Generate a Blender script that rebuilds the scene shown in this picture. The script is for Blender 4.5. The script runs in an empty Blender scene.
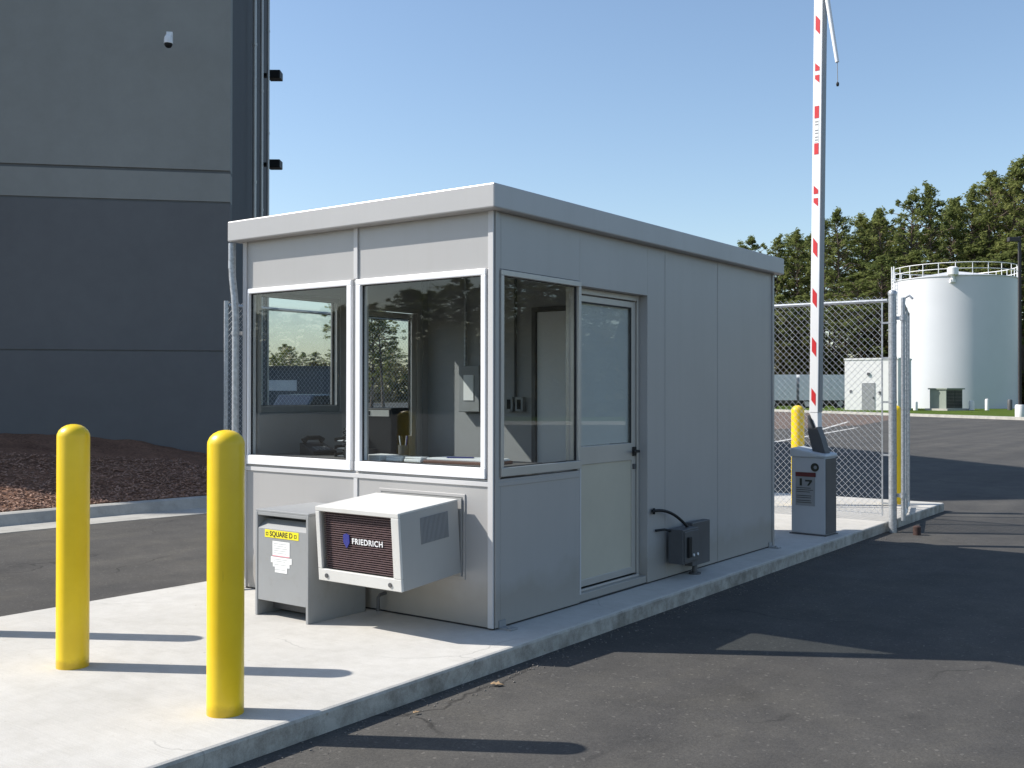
import bpy, bmesh, math, random
from mathutils import Vector, Matrix
random.seed(7)
S = bpy.context.scene
COL = S.collection
R = math.radians

# ------------------------------------------------------------------ camera frame (used for laying out far things by distance/offset)
CAM = Vector((3.9453, -5.1310, 1.4801))
FW = Vector((-0.59536, 0.80346, 0.0))
RT = Vector((0.80346, 0.59536, 0.0))
def W(d, l, z=0.0):
    v = CAM + FW * d + RT * l
    return Vector((v.x, v.y, z))
YAW = math.atan2(RT.y, RT.x)          # far things facing the lane share this heading
GZ = -0.11                            # asphalt level; the island top is z = 0

# ------------------------------------------------------------------ materials
def new_mat(name):
    m = bpy.data.materials.new(name); m.use_nodes = True
    nt = m.node_tree
    return m, nt, nt.nodes['Principled BSDF'], nt.nodes['Material Output']

def node(nt, t, **kw):
    n = nt.nodes.new(t)
    for k, v in kw.items():
        if k in n.inputs.keys(): n.inputs[k].default_value = v
        else: setattr(n, k, v)
    return n

def ramp(nt, fac, stops):
    r = nt.nodes.new('ShaderNodeValToRGB')
    el = r.color_ramp.elements
    while len(el) < len(stops): el.new(0.5)
    for e, (p, c) in zip(el, stops):
        e.position = p
        e.color = (c[0], c[1], c[2], 1) if len(c) == 3 else c
    nt.links.new(fac, r.inputs[0])
    return r.outputs[0]

def noise(nt, scale, detail=6, rough=0.6, vec=None, dist=0.0):
    n = node(nt, 'ShaderNodeTexNoise', Scale=scale, Detail=detail, Roughness=rough, Distortion=dist)
    if vec is None:
        g = nt.nodes.new('ShaderNodeNewGeometry'); vec = g.outputs['Position']
    nt.links.new(vec, n.inputs['Vector'])
    return n.outputs['Fac']

def mul(nt, a, b, fac=1.0, mode='MULTIPLY'):
    m = nt.nodes.new('ShaderNodeMix'); m.data_type = 'RGBA'; m.blend_type = mode
    m.inputs[0].default_value = fac
    for s, i in ((a, 6), (b, 7)):
        if isinstance(s, tuple): m.inputs[i].default_value = (*s, 1)
        else: nt.links.new(s, m.inputs[i])
    return m.outputs[2]

def bump(nt, bsdf, h, strength, dist=0.01):
    b = node(nt, 'ShaderNodeBump', Strength=strength, Distance=dist)
    nt.links.new(h, b.inputs['Height']); nt.links.new(b.outputs[0], bsdf.inputs['Normal'])

def paint(name, c, rough=0.45, var=0.08, metal=0.0, scale=3.0, spec=0.5, grain=0.0, coat=0.0, dirt=None):
    m, nt, p, o = new_mat(name)
    n = noise(nt, scale, 5, 0.6)
    lo = tuple(x * (1 - var) for x in c); hi = tuple(min(1, x * (1 + var)) for x in c)
    col = ramp(nt, n, [(0.3, lo), (0.7, hi)])
    if dirt:
        n2 = noise(nt, 9.0, 8, 0.7)
        f = ramp(nt, n2, [(0.52, (1, 1, 1)), (0.75, dirt)])
        col = mul(nt, col, f)
    nt.links.new(col, p.inputs['Base Color'])
    p.inputs['Roughness'].default_value = rough; p.inputs['Metallic'].default_value = metal
    p.inputs['Specular IOR Level'].default_value = spec
    p.inputs['Coat Weight'].default_value = coat
    if grain: bump(nt, p, noise(nt, 40, 4, 0.6), grain, 0.004)
    return m

def asphalt_mat():
    m, nt, p, o = new_mat('asphalt')
    big = noise(nt, 0.35, 5, 0.6, dist=0.6)
    mid = noise(nt, 2.6, 6, 0.65)
    fine = noise(nt, 95, 3, 0.8)
    base = ramp(nt, big, [(0.25, (0.058, 0.055, 0.051)), (0.5, (0.070, 0.067, 0.063)), (0.78, (0.091, 0.086, 0.078))])
    m2 = ramp(nt, mid, [(0.3, (0.82, 0.82, 0.82)), (0.7, (1.14, 1.13, 1.11))])
    m3 = ramp(nt, fine, [(0.34, (0.72, 0.72, 0.72)), (0.5, (0.99, 0.99, 0.99)), (0.68, (1.28, 1.27, 1.25))])
    c = mul(nt, mul(nt, base, m2), m3)
    # light stone chips
    v = node(nt, 'ShaderNodeTexVoronoi', Scale=75.0)
    g = nt.nodes.new('ShaderNodeNewGeometry'); nt.links.new(g.outputs['Position'], v.inputs['Vector'])
    sel = nt.nodes.new('ShaderNodeSeparateColor'); nt.links.new(v.outputs['Color'], sel.inputs[0])
    chip = ramp(nt, sel.outputs[0], [(0.978, (0, 0, 0)), (0.986, (0.045, 0.042, 0.038))])
    c = mul(nt, c, chip, 1.0, 'ADD')
    ge = nt.nodes.new('ShaderNodeNewGeometry')
    wv = node(nt, 'ShaderNodeTexNoise', Scale=1.4, Detail=6.0); nt.links.new(ge.outputs['Position'], wv.inputs['Vector'])
    ad = nt.nodes.new('ShaderNodeMix'); ad.data_type = 'RGBA'; ad.blend_type = 'ADD'; ad.inputs[0].default_value = 0.7
    nt.links.new(ge.outputs['Position'], ad.inputs[6]); nt.links.new(wv.outputs['Color'], ad.inputs[7])
    vk = node(nt, 'ShaderNodeTexVoronoi', Scale=0.28, feature='DISTANCE_TO_EDGE'); nt.links.new(ad.outputs[2], vk.inputs['Vector'])
    ck = ramp(nt, vk.outputs['Distance'], [(0.0006, (0.0,)*3), (0.0022, (1.0,)*3)])
    mk = ramp(nt, noise(nt, 0.5, 3, 0.5), [(0.50, (1.0,)*3), (0.58, (0.0,)*3)])
    lt = nt.nodes.new('ShaderNodeMix'); lt.data_type = 'RGBA'; lt.blend_type = 'LIGHTEN'; lt.inputs[0].default_value = 1
    nt.links.new(ck, lt.inputs[6]); nt.links.new(mk, lt.inputs[7])
    c = mul(nt, c, lt.outputs[2], 0.6)
    dr = noise(nt, 3.3, 2, 0.4)
    c = mul(nt, c, ramp(nt, dr, [(0.66, (1.0,)*3), (0.80, (0.80, 0.80, 0.80))]))
    dust = noise(nt, 0.9, 7, 0.7, dist=1.0)
    c = mul(nt, c, ramp(nt, dust, [(0.48, (1.0,)*3), (0.72, (1.22, 1.20, 1.13))]))
    # tyre-worn darker bands running along the lane
    st = node(nt, 'ShaderNodeMapping'); st.inputs['Scale'].default_value = (1.5, 0.06, 1); st.inputs['Rotation'].default_value = (0, 0, 0.05)
    g2 = nt.nodes.new('ShaderNodeNewGeometry'); nt.links.new(g2.outputs['Position'], st.inputs['Vector'])
    sn = noise(nt, 1.0, 3, 0.5, st.outputs[0])
    c = mul(nt, c, ramp(nt, sn, [(0.35, (0.86, 0.86, 0.87)), (0.65, (1.1, 1.09, 1.07))]))
    nt.links.new(c, p.inputs['Base Color'])
    p.inputs['Roughness'].default_value = 0.9; p.inputs['Specular IOR Level'].default_value = 0.3
    bump(nt, p, fine, 0.55, 0.006)
    return m

def concrete_mat(name, c, stain=0.85, sc=1.0, crack=False):
    m, nt, p, o = new_mat(name)
    a = noise(nt, 0.9 * sc, 6, 0.65, dist=0.4); b = noise(nt, 7 * sc, 6, 0.7); f = noise(nt, 160, 3, 0.7)
    lo = tuple(x * stain for x in c); hi = tuple(x * 1.06 for x in c)
    col = ramp(nt, a, [(0.3, lo), (0.55, c), (0.75, hi)])
    col = mul(nt, col, ramp(nt, b, [(0.3, (0.92, 0.915, 0.9)), (0.6, (1.03, 1.03, 1.03))]))
    col = mul(nt, col, ramp(nt, f, [(0.35, (0.9, 0.9, 0.9)), (0.6, (1.03, 1.03, 1.03))]))
    sp = noise(nt, 23, 2, 0.5)
    col = mul(nt, col, ramp(nt, sp, [(0.22, (0.72, 0.68, 0.62)), (0.28, (1, 1, 1))]))
    if crack:
        g = nt.nodes.new('ShaderNodeNewGeometry')
        wv = node(nt, 'ShaderNodeTexNoise', Scale=2.2, Detail=5.0); nt.links.new(g.outputs['Position'], wv.inputs['Vector'])
        ad = nt.nodes.new('ShaderNodeMix'); ad.data_type = 'RGBA'; ad.blend_type = 'ADD'; ad.inputs[0].default_value = 0.35
        nt.links.new(g.outputs['Position'], ad.inputs[6]); nt.links.new(wv.outputs['Color'], ad.inputs[7])
        v = node(nt, 'ShaderNodeTexVoronoi', Scale=0.55, feature='DISTANCE_TO_EDGE'); nt.links.new(ad.outputs[2], v.inputs['Vector'])
        ck = ramp(nt, v.outputs['Distance'], [(0.0008, (0.0,)*3), (0.0028, (1.0,)*3)])
        mk = ramp(nt, noise(nt, 0.8, 3, 0.5), [(0.50, (1.0,)*3), (0.56, (0.0,)*3)])
        lt = nt.nodes.new('ShaderNodeMix'); lt.data_type = 'RGBA'; lt.blend_type = 'LIGHTEN'; lt.inputs[0].default_value = 1
        nt.links.new(ck, lt.inputs[6]); nt.links.new(mk, lt.inputs[7])
        col = mul(nt, col, lt.outputs[2], 0.28)
        bm_ = node(nt, 'ShaderNodeMapping'); bm_.inputs['Scale'].default_value = (3, 150, 3); nt.links.new(g.outputs['Position'], bm_.inputs['Vector'])
        br = noise(nt, 1.0, 3, 0.6, bm_.outputs[0])
        col = mul(nt, col, ramp(nt, br, [(0.35, (0.955,)*3), (0.6, (1.02,)*3)]))
        # upright kerb face darkened as in shade, mottled with tyre and splash scuffs
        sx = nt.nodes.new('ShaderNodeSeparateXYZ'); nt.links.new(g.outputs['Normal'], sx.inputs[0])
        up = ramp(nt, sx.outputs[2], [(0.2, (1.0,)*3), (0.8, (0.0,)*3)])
        shade_scuff = ramp(nt, noise(nt, 5.0, 7, 0.7), [(0.35, (0.45, 0.43, 0.40)), (0.62, (0.95, 0.94, 0.92))])
        mx = nt.nodes.new('ShaderNodeMix'); mx.data_type = 'RGBA'; nt.links.new(up, mx.inputs[0]); mx.inputs[6].default_value = (1, 1, 1, 1); nt.links.new(shade_scuff, mx.inputs[7])
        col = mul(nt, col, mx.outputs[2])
    nt.links.new(col, p.inputs['Base Color'])
    p.inputs['Roughness'].default_value = 0.88; p.inputs['Specular IOR Level'].default_value = 0.3
    bump(nt, p, b, 0.12, 0.01)
    return m

def tilt_mat(name, c):
    m, nt, p, o = new_mat(name)
    a = noise(nt, 0.22, 6, 0.6); b = noise(nt, 3.0, 7, 0.7)
    mp = node(nt, 'ShaderNodeMapping'); mp.inputs['Scale'].default_value = (2.2, 2.2, 0.12)
    g = nt.nodes.new('ShaderNodeNewGeometry'); nt.links.new(g.outputs['Position'], mp.inputs['Vector'])
    st = noise(nt, 1.0, 5, 0.6, mp.outputs[0])
    col = ramp(nt, a, [(0.3, tuple(x * 0.93 for x in c)), (0.7, tuple(x * 1.06 for x in c))])
    col = mul(nt, col, ramp(nt, b, [(0.3, (0.95, 0.95, 0.95)), (0.7, (1.04, 1.04, 1.04))]))
    col = mul(nt, col, ramp(nt, st, [(0.3, (0.98, 0.98, 0.975)), (0.7, (1.012, 1.012, 1.012))]))
    nt.links.new(col, p.inputs['Base Color'])
    p.inputs['Roughness'].default_value = 0.85; p.inputs['Specular IOR Level'].default_value = 0.25
    bump(nt, p, b, 0.1, 0.01)
    return m

def glass_mat(name, tint, floor=0.029):
    m, nt, p, o = new_mat(name); nt.nodes.remove(p)
    t = node(nt, 'ShaderNodeBsdfTransparent'); t.inputs[0].default_value = (*tint, 1)
    gl = node(nt, 'ShaderNodeBsdfGlossy', Roughness=0.0); gl.inputs[0].default_value = (1, 1, 1, 1)
    lw = nt.nodes.new('ShaderNodeLayerWeight'); lw.inputs[0].default_value = 0.5
    pw = node(nt, 'ShaderNodeMath', operation='POWER'); pw.inputs[1].default_value = 5
    nt.links.new(lw.outputs['Facing'], pw.inputs[0])
    ma = node(nt, 'ShaderNodeMath', operation='MULTIPLY_ADD'); ma.inputs[1].default_value = 1 - floor; ma.inputs[2].default_value = floor
    nt.links.new(pw.outputs[0], ma.inputs[0])
    mx = nt.nodes.new('ShaderNodeMixShader')
    nt.links.new(ma.outputs[0], mx.inputs[0]); nt.links.new(t.outputs[0], mx.inputs[1]); nt.links.new(gl.outputs[0], mx.inputs[2])
    nt.links.new(mx.outputs[0], o.inputs[0])
    return m

def leaf_mat(name, stops, scale=0.35):
    m, nt, p, o = new_mat(name); nt.nodes.remove(p)
    g = nt.nodes.new('ShaderNodeNewGeometry')
    n1 = noise(nt, scale, 3, 0.6)
    oi = nt.nodes.new('ShaderNodeObjectInfo')
    ad = node(nt, 'ShaderNodeMath', operation='MULTIPLY_ADD'); ad.inputs[1].default_value = 0.32; ad.inputs[2].default_value = -0.16
    nt.links.new(oi.outputs['Random'], ad.inputs[0])
    ri = node(nt, 'ShaderNodeMath', operation='MULTIPLY_ADD'); ri.inputs[1].default_value = 0.3; ri.inputs[2].default_value = -0.15
    nt.links.new(g.outputs['Random Per Island'], ri.inputs[0])
    s1 = node(nt, 'ShaderNodeMath', operation='ADD'); nt.links.new(n1, s1.inputs[0]); nt.links.new(ad.outputs[0], s1.inputs[1])
    s2 = node(nt, 'ShaderNodeMath', operation='ADD'); nt.links.new(s1.outputs[0], s2.inputs[0]); nt.links.new(ri.outputs[0], s2.inputs[1])
    c = ramp(nt, s2.outputs[0], stops)
    d = nt.nodes.new('ShaderNodeBsdfDiffuse'); tr = nt.nodes.new('ShaderNodeBsdfTranslucent')
    nt.links.new(c, d.inputs[0]); nt.links.new(c, tr.inputs[0])
    mx = nt.nodes.new('ShaderNodeMixShader'); mx.inputs[0].default_value = 0.62
    nt.links.new(d.outputs[0], mx.inputs[1]); nt.links.new(tr.outputs[0], mx.inputs[2]); nt.links.new(mx.outputs[0], o.inputs[0])
    return m

def ground_mat(name, stops, scale, fine):
    m, nt, p, o = new_mat(name)
    a = noise(nt, scale, 6, 0.65); b = noise(nt, fine, 4, 0.75)
    c = mul(nt, ramp(nt, a, stops), ramp(nt, b, [(0.3, (0.55, 0.55, 0.55)), (0.65, (1.35, 1.3, 1.25))]))
    nt.links.new(c, p.inputs['Base Color']); p.inputs['Roughness'].default_value = 0.95
    p.inputs['Specular IOR Level'].default_value = 0.1
    bump(nt, p, b, 0.9, 0.03)
    return m

def panel_mat(name, c):
    m, nt, p, o = new_mat(name)
    a = noise(nt, 1.3, 5, 0.6); b = noise(nt, 4, 4, 0.55)
    mp = node(nt, 'ShaderNodeMapping'); mp.inputs['Scale'].default_value = (9, 9, 0.35)
    g = nt.nodes.new('ShaderNodeNewGeometry'); nt.links.new(g.outputs['Position'], mp.inputs['Vector'])
    st = noise(nt, 1.0, 6, 0.65, mp.outputs[0])
    col = ramp(nt, a, [(0.3, tuple(x*0.97 for x in c)), (0.7, tuple(x*1.03 for x in c))])
    col = mul(nt, col, ramp(nt, st, [(0.28, (0.978, 0.976, 0.97)), (0.5, (1, 1, 1))]))          # faint rain streaks
    # splashed dust above the slab
    sx = nt.nodes.new('ShaderNodeSeparateXYZ'); nt.links.new(g.outputs['Position'], sx.inputs[0])
    ad = node(nt, 'ShaderNodeMath', operation='MULTIPLY_ADD'); ad.inputs[1].default_value = -0.35
    nt.links.new(b, ad.inputs[0]); nt.links.new(sx.outputs[2], ad.inputs[2])
    dirt = ramp(nt, ad.outputs[0], [(0.0, (0.86, 0.83, 0.78)), (0.14, (1, 1, 1))])
    col = mul(nt, col, dirt)
    nt.links.new(col, p.inputs['Base Color'])
    p.inputs['Metallic'].default_value = 0.1
    nt.links.new(ramp(nt, st, [(0.3, (0.39,)*3), (0.6, (0.35,)*3)]), p.inputs['Roughness'])
    bump(nt, p, noise(nt, 1.7, 2, 0.4), 0.16, 0.012)
    return m

def bollard_mat():
    m, nt, p, o = new_mat('yellow_paint'); c = (0.86, 0.57, 0.004)
    a = noise(nt, 4, 5, 0.6); b = noise(nt, 22, 6, 0.7)
    tc = nt.nodes.new('ShaderNodeTexCoord')
    mp = node(nt, 'ShaderNodeMapping'); mp.inputs['Scale'].default_value = (38, 38, 2.2); nt.links.new(tc.outputs['Object'], mp.inputs['Vector'])
    sc = noise(nt, 1.0, 6, 0.7, mp.outputs[0])
    col = ramp(nt, a, [(0.3, tuple(x*.94 for x in c)), (0.7, (0.90, 0.62, 0.012))])
    col = mul(nt, col, ramp(nt, sc, [(0.66, (1, 1, 1)), (0.72, (0.72, 0.70, 0.62))]))
    sx = nt.nodes.new('ShaderNodeSeparateXYZ'); nt.links.new(tc.outputs['Object'], sx.inputs[0])
    ad = node(nt, 'ShaderNodeMath', operation='MULTIPLY_ADD'); ad.inputs[1].default_value = -0.055
    nt.links.new(b, ad.inputs[0]); nt.links.new(sx.outputs[2], ad.inputs[2])
    col = mul(nt, col, ramp(nt, ad.outputs[0], [(-0.0, (0.72, 0.69, 0.62)), (0.03, (1, 1, 1))]))
    nt.links.new(col, p.inputs['Base Color']); p.inputs['Coat Weight'].default_value = 0.15
    nt.links.new(ramp(nt, b, [(0.3, (0.30,)*3), (0.7, (0.45,)*3)]), p.inputs['Roughness'])
    bump(nt, p, b, 0.06, 0.004)
    return m

def galv_mat(name='galvanized_steel', c=(0.42, 0.44, 0.46)):
    m, nt, p, o = new_mat(name)
    v = node(nt, 'ShaderNodeTexVoronoi', Scale=60.0)
    g = nt.nodes.new('ShaderNodeNewGeometry'); nt.links.new(g.outputs['Position'], v.inputs['Vector'])
    s = nt.nodes.new('ShaderNodeSeparateColor'); nt.links.new(v.outputs['Color'], s.inputs[0])
    col = ramp(nt, s.outputs[0], [(0, tuple(x * 0.8 for x in c)), (1, tuple(x * 1.15 for x in c))])
    nt.links.new(col, p.inputs['Base Color']); p.inputs['Metallic'].default_value = 0.55; p.inputs['Roughness'].default_value = 0.42
    return m

M = dict(
 asphalt=asphalt_mat(),
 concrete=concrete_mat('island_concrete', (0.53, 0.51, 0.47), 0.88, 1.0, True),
 kerb=concrete_mat('kerb_concrete', (0.43, 0.415, 0.375), 0.75, 2.0),
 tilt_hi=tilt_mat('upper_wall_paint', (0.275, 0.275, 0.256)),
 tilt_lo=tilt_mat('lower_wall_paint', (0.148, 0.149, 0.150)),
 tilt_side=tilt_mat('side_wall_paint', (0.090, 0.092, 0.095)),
 reveal=paint('reveal_joint', (0.13, 0.135, 0.135), 0.9),
 panel=panel_mat('booth_panel', (0.412, 0.402, 0.391)),
 fascia=panel_mat('booth_fascia', (0.435, 0.425, 0.415)),
 trim=paint('booth_trim', (0.56, 0.55, 0.545), 0.4, 0.02),
 frame=paint('window_frame', (0.80, 0.80, 0.81), 0.35, 0.02),
 alu=paint('aluminium', (0.50, 0.48, 0.445), 0.38, 0.04, 0.35),
 door=paint('door_panel', (0.52, 0.48, 0.385), 0.45, 0.04),
 gasket=paint('black_gasket', (0.02, 0.02, 0.022), 0.6),
 black=paint('black_plastic', (0.014, 0.014, 0.015), 0.5, spec=0.3),
 dark=paint('dark_metal', (0.085, 0.085, 0.088), 0.5, 0.15),
 inner=paint('inner_wall', (0.31, 0.31, 0.31), 0.6, 0.03),
 inner_w=paint('inner_white', (0.74, 0.75, 0.76), 0.5, 0.03),
 blind=paint('door_blind', (0.70, 0.685, 0.65), 0.7, 0.02),
 floor=paint('booth_floor', (0.18, 0.17, 0.16), 0.6, 0.1),
 desk=paint('counter_top', (0.16, 0.15, 0.14), 0.5, 0.1),
 paper=paint('paper', (0.82, 0.82, 0.80), 0.8, 0.02),
 binder=paint('brown_cover', (0.16, 0.07, 0.045), 0.5, 0.1),
 glass=glass_mat('window_glass', (0.90, 0.92, 0.92)),
 yellow=bollard_mat(),
 ac=paint('ac_sheet_metal', (0.61, 0.60, 0.57), 0.5, 0.03, dirt=(0.93, 0.91, 0.87)),
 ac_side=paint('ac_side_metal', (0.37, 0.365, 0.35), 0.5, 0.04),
 coil=paint('coil_fins', (0.14, 0.090, 0.092), 0.5, 0.2, scale=30),
 blue=paint('blue_badge', (0.03, 0.035, 0.22), 0.4),
 white=paint('white_paint', (0.80, 0.80, 0.80), 0.4, 0.02),
 tank=paint('tank_paint', (0.62, 0.63, 0.65), 0.45, 0.025, scale=0.4),
 cab=paint('cabinet_grey', (0.285, 0.292, 0.295), 0.42, 0.04, dirt=(0.9, 0.89, 0.86)),
 barrier=paint('barrier_grey', (0.48, 0.495, 0.51), 0.45, 0.04),
 barrier_top=paint('barrier_cap', (0.50, 0.53, 0.55), 0.45, 0.04),
 label=paint('yellow_label', (0.85, 0.72, 0.02), 0.5, 0.02),
 ink=paint('label_ink', (0.03, 0.03, 0.02), 0.6),
 red=paint('red_tape', (0.62, 0.03, 0.035), 0.4, 0.06),
 darkred=paint('dark_red_strip', (0.12, 0.02, 0.02), 0.5),
 pink=paint('pink_line', (0.75, 0.3, 0.35), 0.6),
 greyprint=paint('grey_print', (0.24, 0.25, 0.26), 0.6),
 galv=galv_mat(),
 wire=paint('wire_zinc', (0.64, 0.64, 0.64), 0.45, 0.05, 0.3),
 grit=paint('grit_stone', (0.17, 0.155, 0.14), 0.95, 0.3, scale=60),
 rust=paint('rusty_steel', (0.045, 0.022, 0.018), 0.8, 0.3, scale=20),
 mulch=ground_mat('mulch', [(0.3, (0.14, 0.080, 0.056)), (0.7, (0.25, 0.145, 0.10))], 1.3, 24),
 chip=paint('bark_chip', (0.29, 0.175, 0.125), 0.9, 0.55, scale=14),
 grass=ground_mat('grass', [(0.3, (0.048, 0.088, 0.010)), (0.7, (0.085, 0.125, 0.018))], 0.5, 9),
 soil=ground_mat('forest_soil', [(0.3, (0.045, 0.04, 0.022)), (0.7, (0.07, 0.065, 0.03))], 0.2, 4),
 gravel=ground_mat('red_gravel', [(0.3, (0.135, 0.108, 0.094)), (0.7, (0.17, 0.135, 0.118))], 0.4, 12),
 line=concrete_mat('line_paint', (0.62, 0.61, 0.58), 0.6, 3),
 bark=paint('pine_bark', (0.115, 0.085, 0.065), 0.9, 0.35, scale=2.5),
 needles=leaf_mat('pine_needles', [(0.2, (0.110, 0.138, 0.048)), (0.5, (0.205, 0.235, 0.082)), (0.8, (0.285, 0.300, 0.108))]),
 scrub=leaf_mat('scrub_leaves', [(0.25, (0.060, 0.058, 0.028)), (0.5, (0.115, 0.098, 0.050)), (0.78, (0.150, 0.170, 0.050))], 0.25),
 tgreen=paint('transformer_green', (0.23, 0.26, 0.22), 0.5, 0.05),
 trailer=paint('trailer_skin', (0.60, 0.63, 0.66), 0.45, 0.04, scale=1),
 block=paint('block_wall', (0.74, 0.735, 0.71), 0.7, 0.04, scale=2),
 pole=paint('bronze_pole', (0.035, 0.028, 0.028), 0.45),
 leafb=paint('dry_leaf', (0.33, 0.22, 0.12), 0.9, 0.2),
 carpaint=paint('car_paint', (0.02, 0.03, 0.05), 0.25, 0.02, coat=0.6),
 tyre=paint('tyre', (0.02, 0.02, 0.02), 0.85),
 lens=paint('red_lens', (0.5, 0.02, 0.02), 0.2),
 darkbuild=paint('far_building', (0.10, 0.11, 0.125), 0.7, 0.05),
)

# ------------------------------------------------------------------ mesh building
class MB:
    def __init__(s): s.v = []; s.f = []; s.m = []; s.sm = []
    def add(s, vs, fs, mi=0, smooth=False):
        b = len(s.v); s.v += [tuple(v) for v in vs]
        for f in fs: s.f.append([b + i for i in f]); s.m.append(mi); s.sm.append(smooth)
        return s
    def box(s, x0, x1, y0, y1, z0, z1, mi=0, mat=None):
        vs = [Vector(c) for c in ((x0,y0,z0),(x1,y0,z0),(x1,y1,z0),(x0,y1,z0),(x0,y0,z1),(x1,y0,z1),(x1,y1,z1),(x0,y1,z1))]
        if mat is not None: vs = [mat @ v for v in vs]
        return s.add(vs, [(0,3,2,1),(4,5,6,7),(0,1,5,4),(1,2,6,5),(2,3,7,6),(3,0,4,7)], mi)
    def prism(s, pts, z0, z1, mi=0, mat=None):
        n = len(pts); vs = [Vector((p[0], p[1], z0)) for p in pts] + [Vector((p[0], p[1], z1)) for p in pts]
        if mat is not None: vs = [mat @ v for v in vs]
        return s.add(vs, [tuple(reversed(range(n))), tuple(range(n, 2 * n))] + [(i, (i + 1) % n, n + (i + 1) % n, n + i) for i in range(n)], mi)
    def tube(s, pts, r, n=12, mi=0, caps=True, smooth=True):
        pts = [Vector(p) for p in pts]; k = len(pts)
        rs = r if isinstance(r, (list, tuple)) else [r] * k
        vs = []; u = None
        for i, p in enumerate(pts):
            t = (pts[min(i + 1, k - 1)] - pts[max(i - 1, 0)]).normalized()
            if u is None: u = t.orthogonal().normalized()
            else: u = (u - t * u.dot(t)).normalized()
            w = t.cross(u)
            for j in range(n):
                a = 2 * math.pi * j / n
                vs.append(p + (u * math.cos(a) + w * math.sin(a)) * rs[i])
        fs = [(i*n+j, i*n+(j+1)%n, (i+1)*n+(j+1)%n, (i+1)*n+j) for i in range(k-1) for j in range(n)]
        s.add(vs, fs, mi, smooth)
        if caps:
            b = len(s.v) - len(vs)
            s.f.append([b + j for j in reversed(range(n))]); s.m.append(mi); s.sm.append(False)
            s.f.append([b + (k-1)*n + j for j in range(n)]); s.m.append(mi); s.sm.append(False)
        return s
    def lathe(s, prof, c=(0,0), n=32, mi=0, smooth=True):
        vs = []
        for r, z in prof:
            for j in range(n):
                a = 2 * math.pi * j / n; vs.append((c[0] + r*math.cos(a), c[1] + r*math.sin(a), z))
        fs = [(i*n+j, i*n+(j+1)%n, (i+1)*n+(j+1)%n, (i+1)*n+j) for i in range(len(prof)-1) for j in range(n)]
        fs.append(tuple(reversed(range(n)))); fs.append(tuple((len(prof)-1)*n + j for j in range(n)))
        return s.add(vs, fs, mi, smooth)
    def quad(s, a, b, c, d, mi=0): return s.add([a, b, c, d], [(0,1,2,3)], mi)

def root_loc(o):
    while o.parent: o = o.parent
    return Vector(o.location)

def build(name, mb, mats, parent=None, bevel=0.0, local=False, angle=38):
    me = bpy.data.meshes.new(name)
    off = Vector((0,0,0))
    if parent is not None and not local: off = root_loc(parent)
    me.from_pydata([tuple(Vector(v) - off) for v in mb.v], [], mb.f)
    for mm in (mats if isinstance(mats, (list, tuple)) else [mats]): me.materials.append(mm)
    me.polygons.foreach_set('material_index', mb.m); me.polygons.foreach_set('use_smooth', mb.sm)
    bm = bmesh.new(); bm.from_mesh(me); bmesh.ops.recalc_face_normals(bm, faces=bm.faces); bm.to_mesh(me); bm.free()
    if any(mb.sm): me.set_sharp_from_angle(angle=R(angle))
    me.update()
    o = bpy.data.objects.new(name, me); COL.objects.link(o)
    if parent is not None: o.parent = parent
    if bevel:
        b = o.modifiers.new('bevel', 'BEVEL'); b.width = bevel; b.segments = 2; b.limit_method = 'ANGLE'; b.angle_limit = R(50)
    return o

def tag(o, label, cat, group=None, kind=None):
    if label: o['label'] = label
    if cat: o['category'] = cat
    if group: o['group'] = group
    if kind: o['kind'] = kind
    return o
def thing(name, label, cat, loc=(0,0,0), rz=0.0, group=None):
    o = bpy.data.objects.new(name, None); COL.objects.link(o); o.location = loc; o.rotation_euler = (0,0,rz)
    o.empty_display_size = 0.2
    return tag(o, label, cat, group)
def struct(name, mb, mats, **k):
    o = build(name, mb, mats, **k); o['kind'] = 'structure'; return o
def dup(root, loc, rz=0.0, label=None, scale=None):
    r = root.copy(); COL.objects.link(r); r.location = loc; r.rotation_euler = (0,0,rz)
    if scale: r.scale = scale
    if label: r['label'] = label
    for ch in list(root.children):
        c = ch.copy(); COL.objects.link(c); c.parent = r
        for g in list(ch.children):
            d = g.copy(); COL.objects.link(d); d.parent = c
    return r

def text_mesh(body, size, mat4, depth=0.001, bold=True, spacing=1.0):
    cu = bpy.data.curves.new('lettering', 'FONT'); cu.body = body; cu.size = size
    cu.align_x = 'CENTER'; cu.align_y = 'CENTER'; cu.extrude = depth; cu.space_character = spacing
    if bold: cu.offset = size * 0.018
    ob = bpy.data.objects.new('lettering', cu); COL.objects.link(ob)
    dg = bpy.context.evaluated_depsgraph_get(); me = ob.evaluated_get(dg).to_mesh()
    mb = MB(); mb.add([mat4 @ v.co for v in me.vertices], [tuple(p.vertices) for p in me.polygons])
    ob.evaluated_get(dg).to_mesh_clear()
    bpy.data.objects.remove(ob); bpy.data.curves.remove(cu)
    return mb
# text that stands upright and faces -Y
FACE_MY = Matrix(((1,0,0,0),(0,0,-1,0),(0,1,0,0),(0,0,0,1)))

# ------------------------------------------------------------------ ground and roads
mb = MB(); mb.quad((-700,-700,-0.16),(700,-700,-0.16),(700,700,-0.16),(-700,700,-0.16))
struct('ground', mb, M['soil'])
FAR = [(-95, 122.5), (-28.8, 74.0), (-7.8, 58.7), (60, 9.3)]
mb = MB(); mb.add([(-95,-90,GZ),(60,-90,GZ)] + [(x,y,GZ) for x,y in reversed(FAR)], [tuple(range(6))])
struct('asphalt_road', mb, M['asphalt'])
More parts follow.
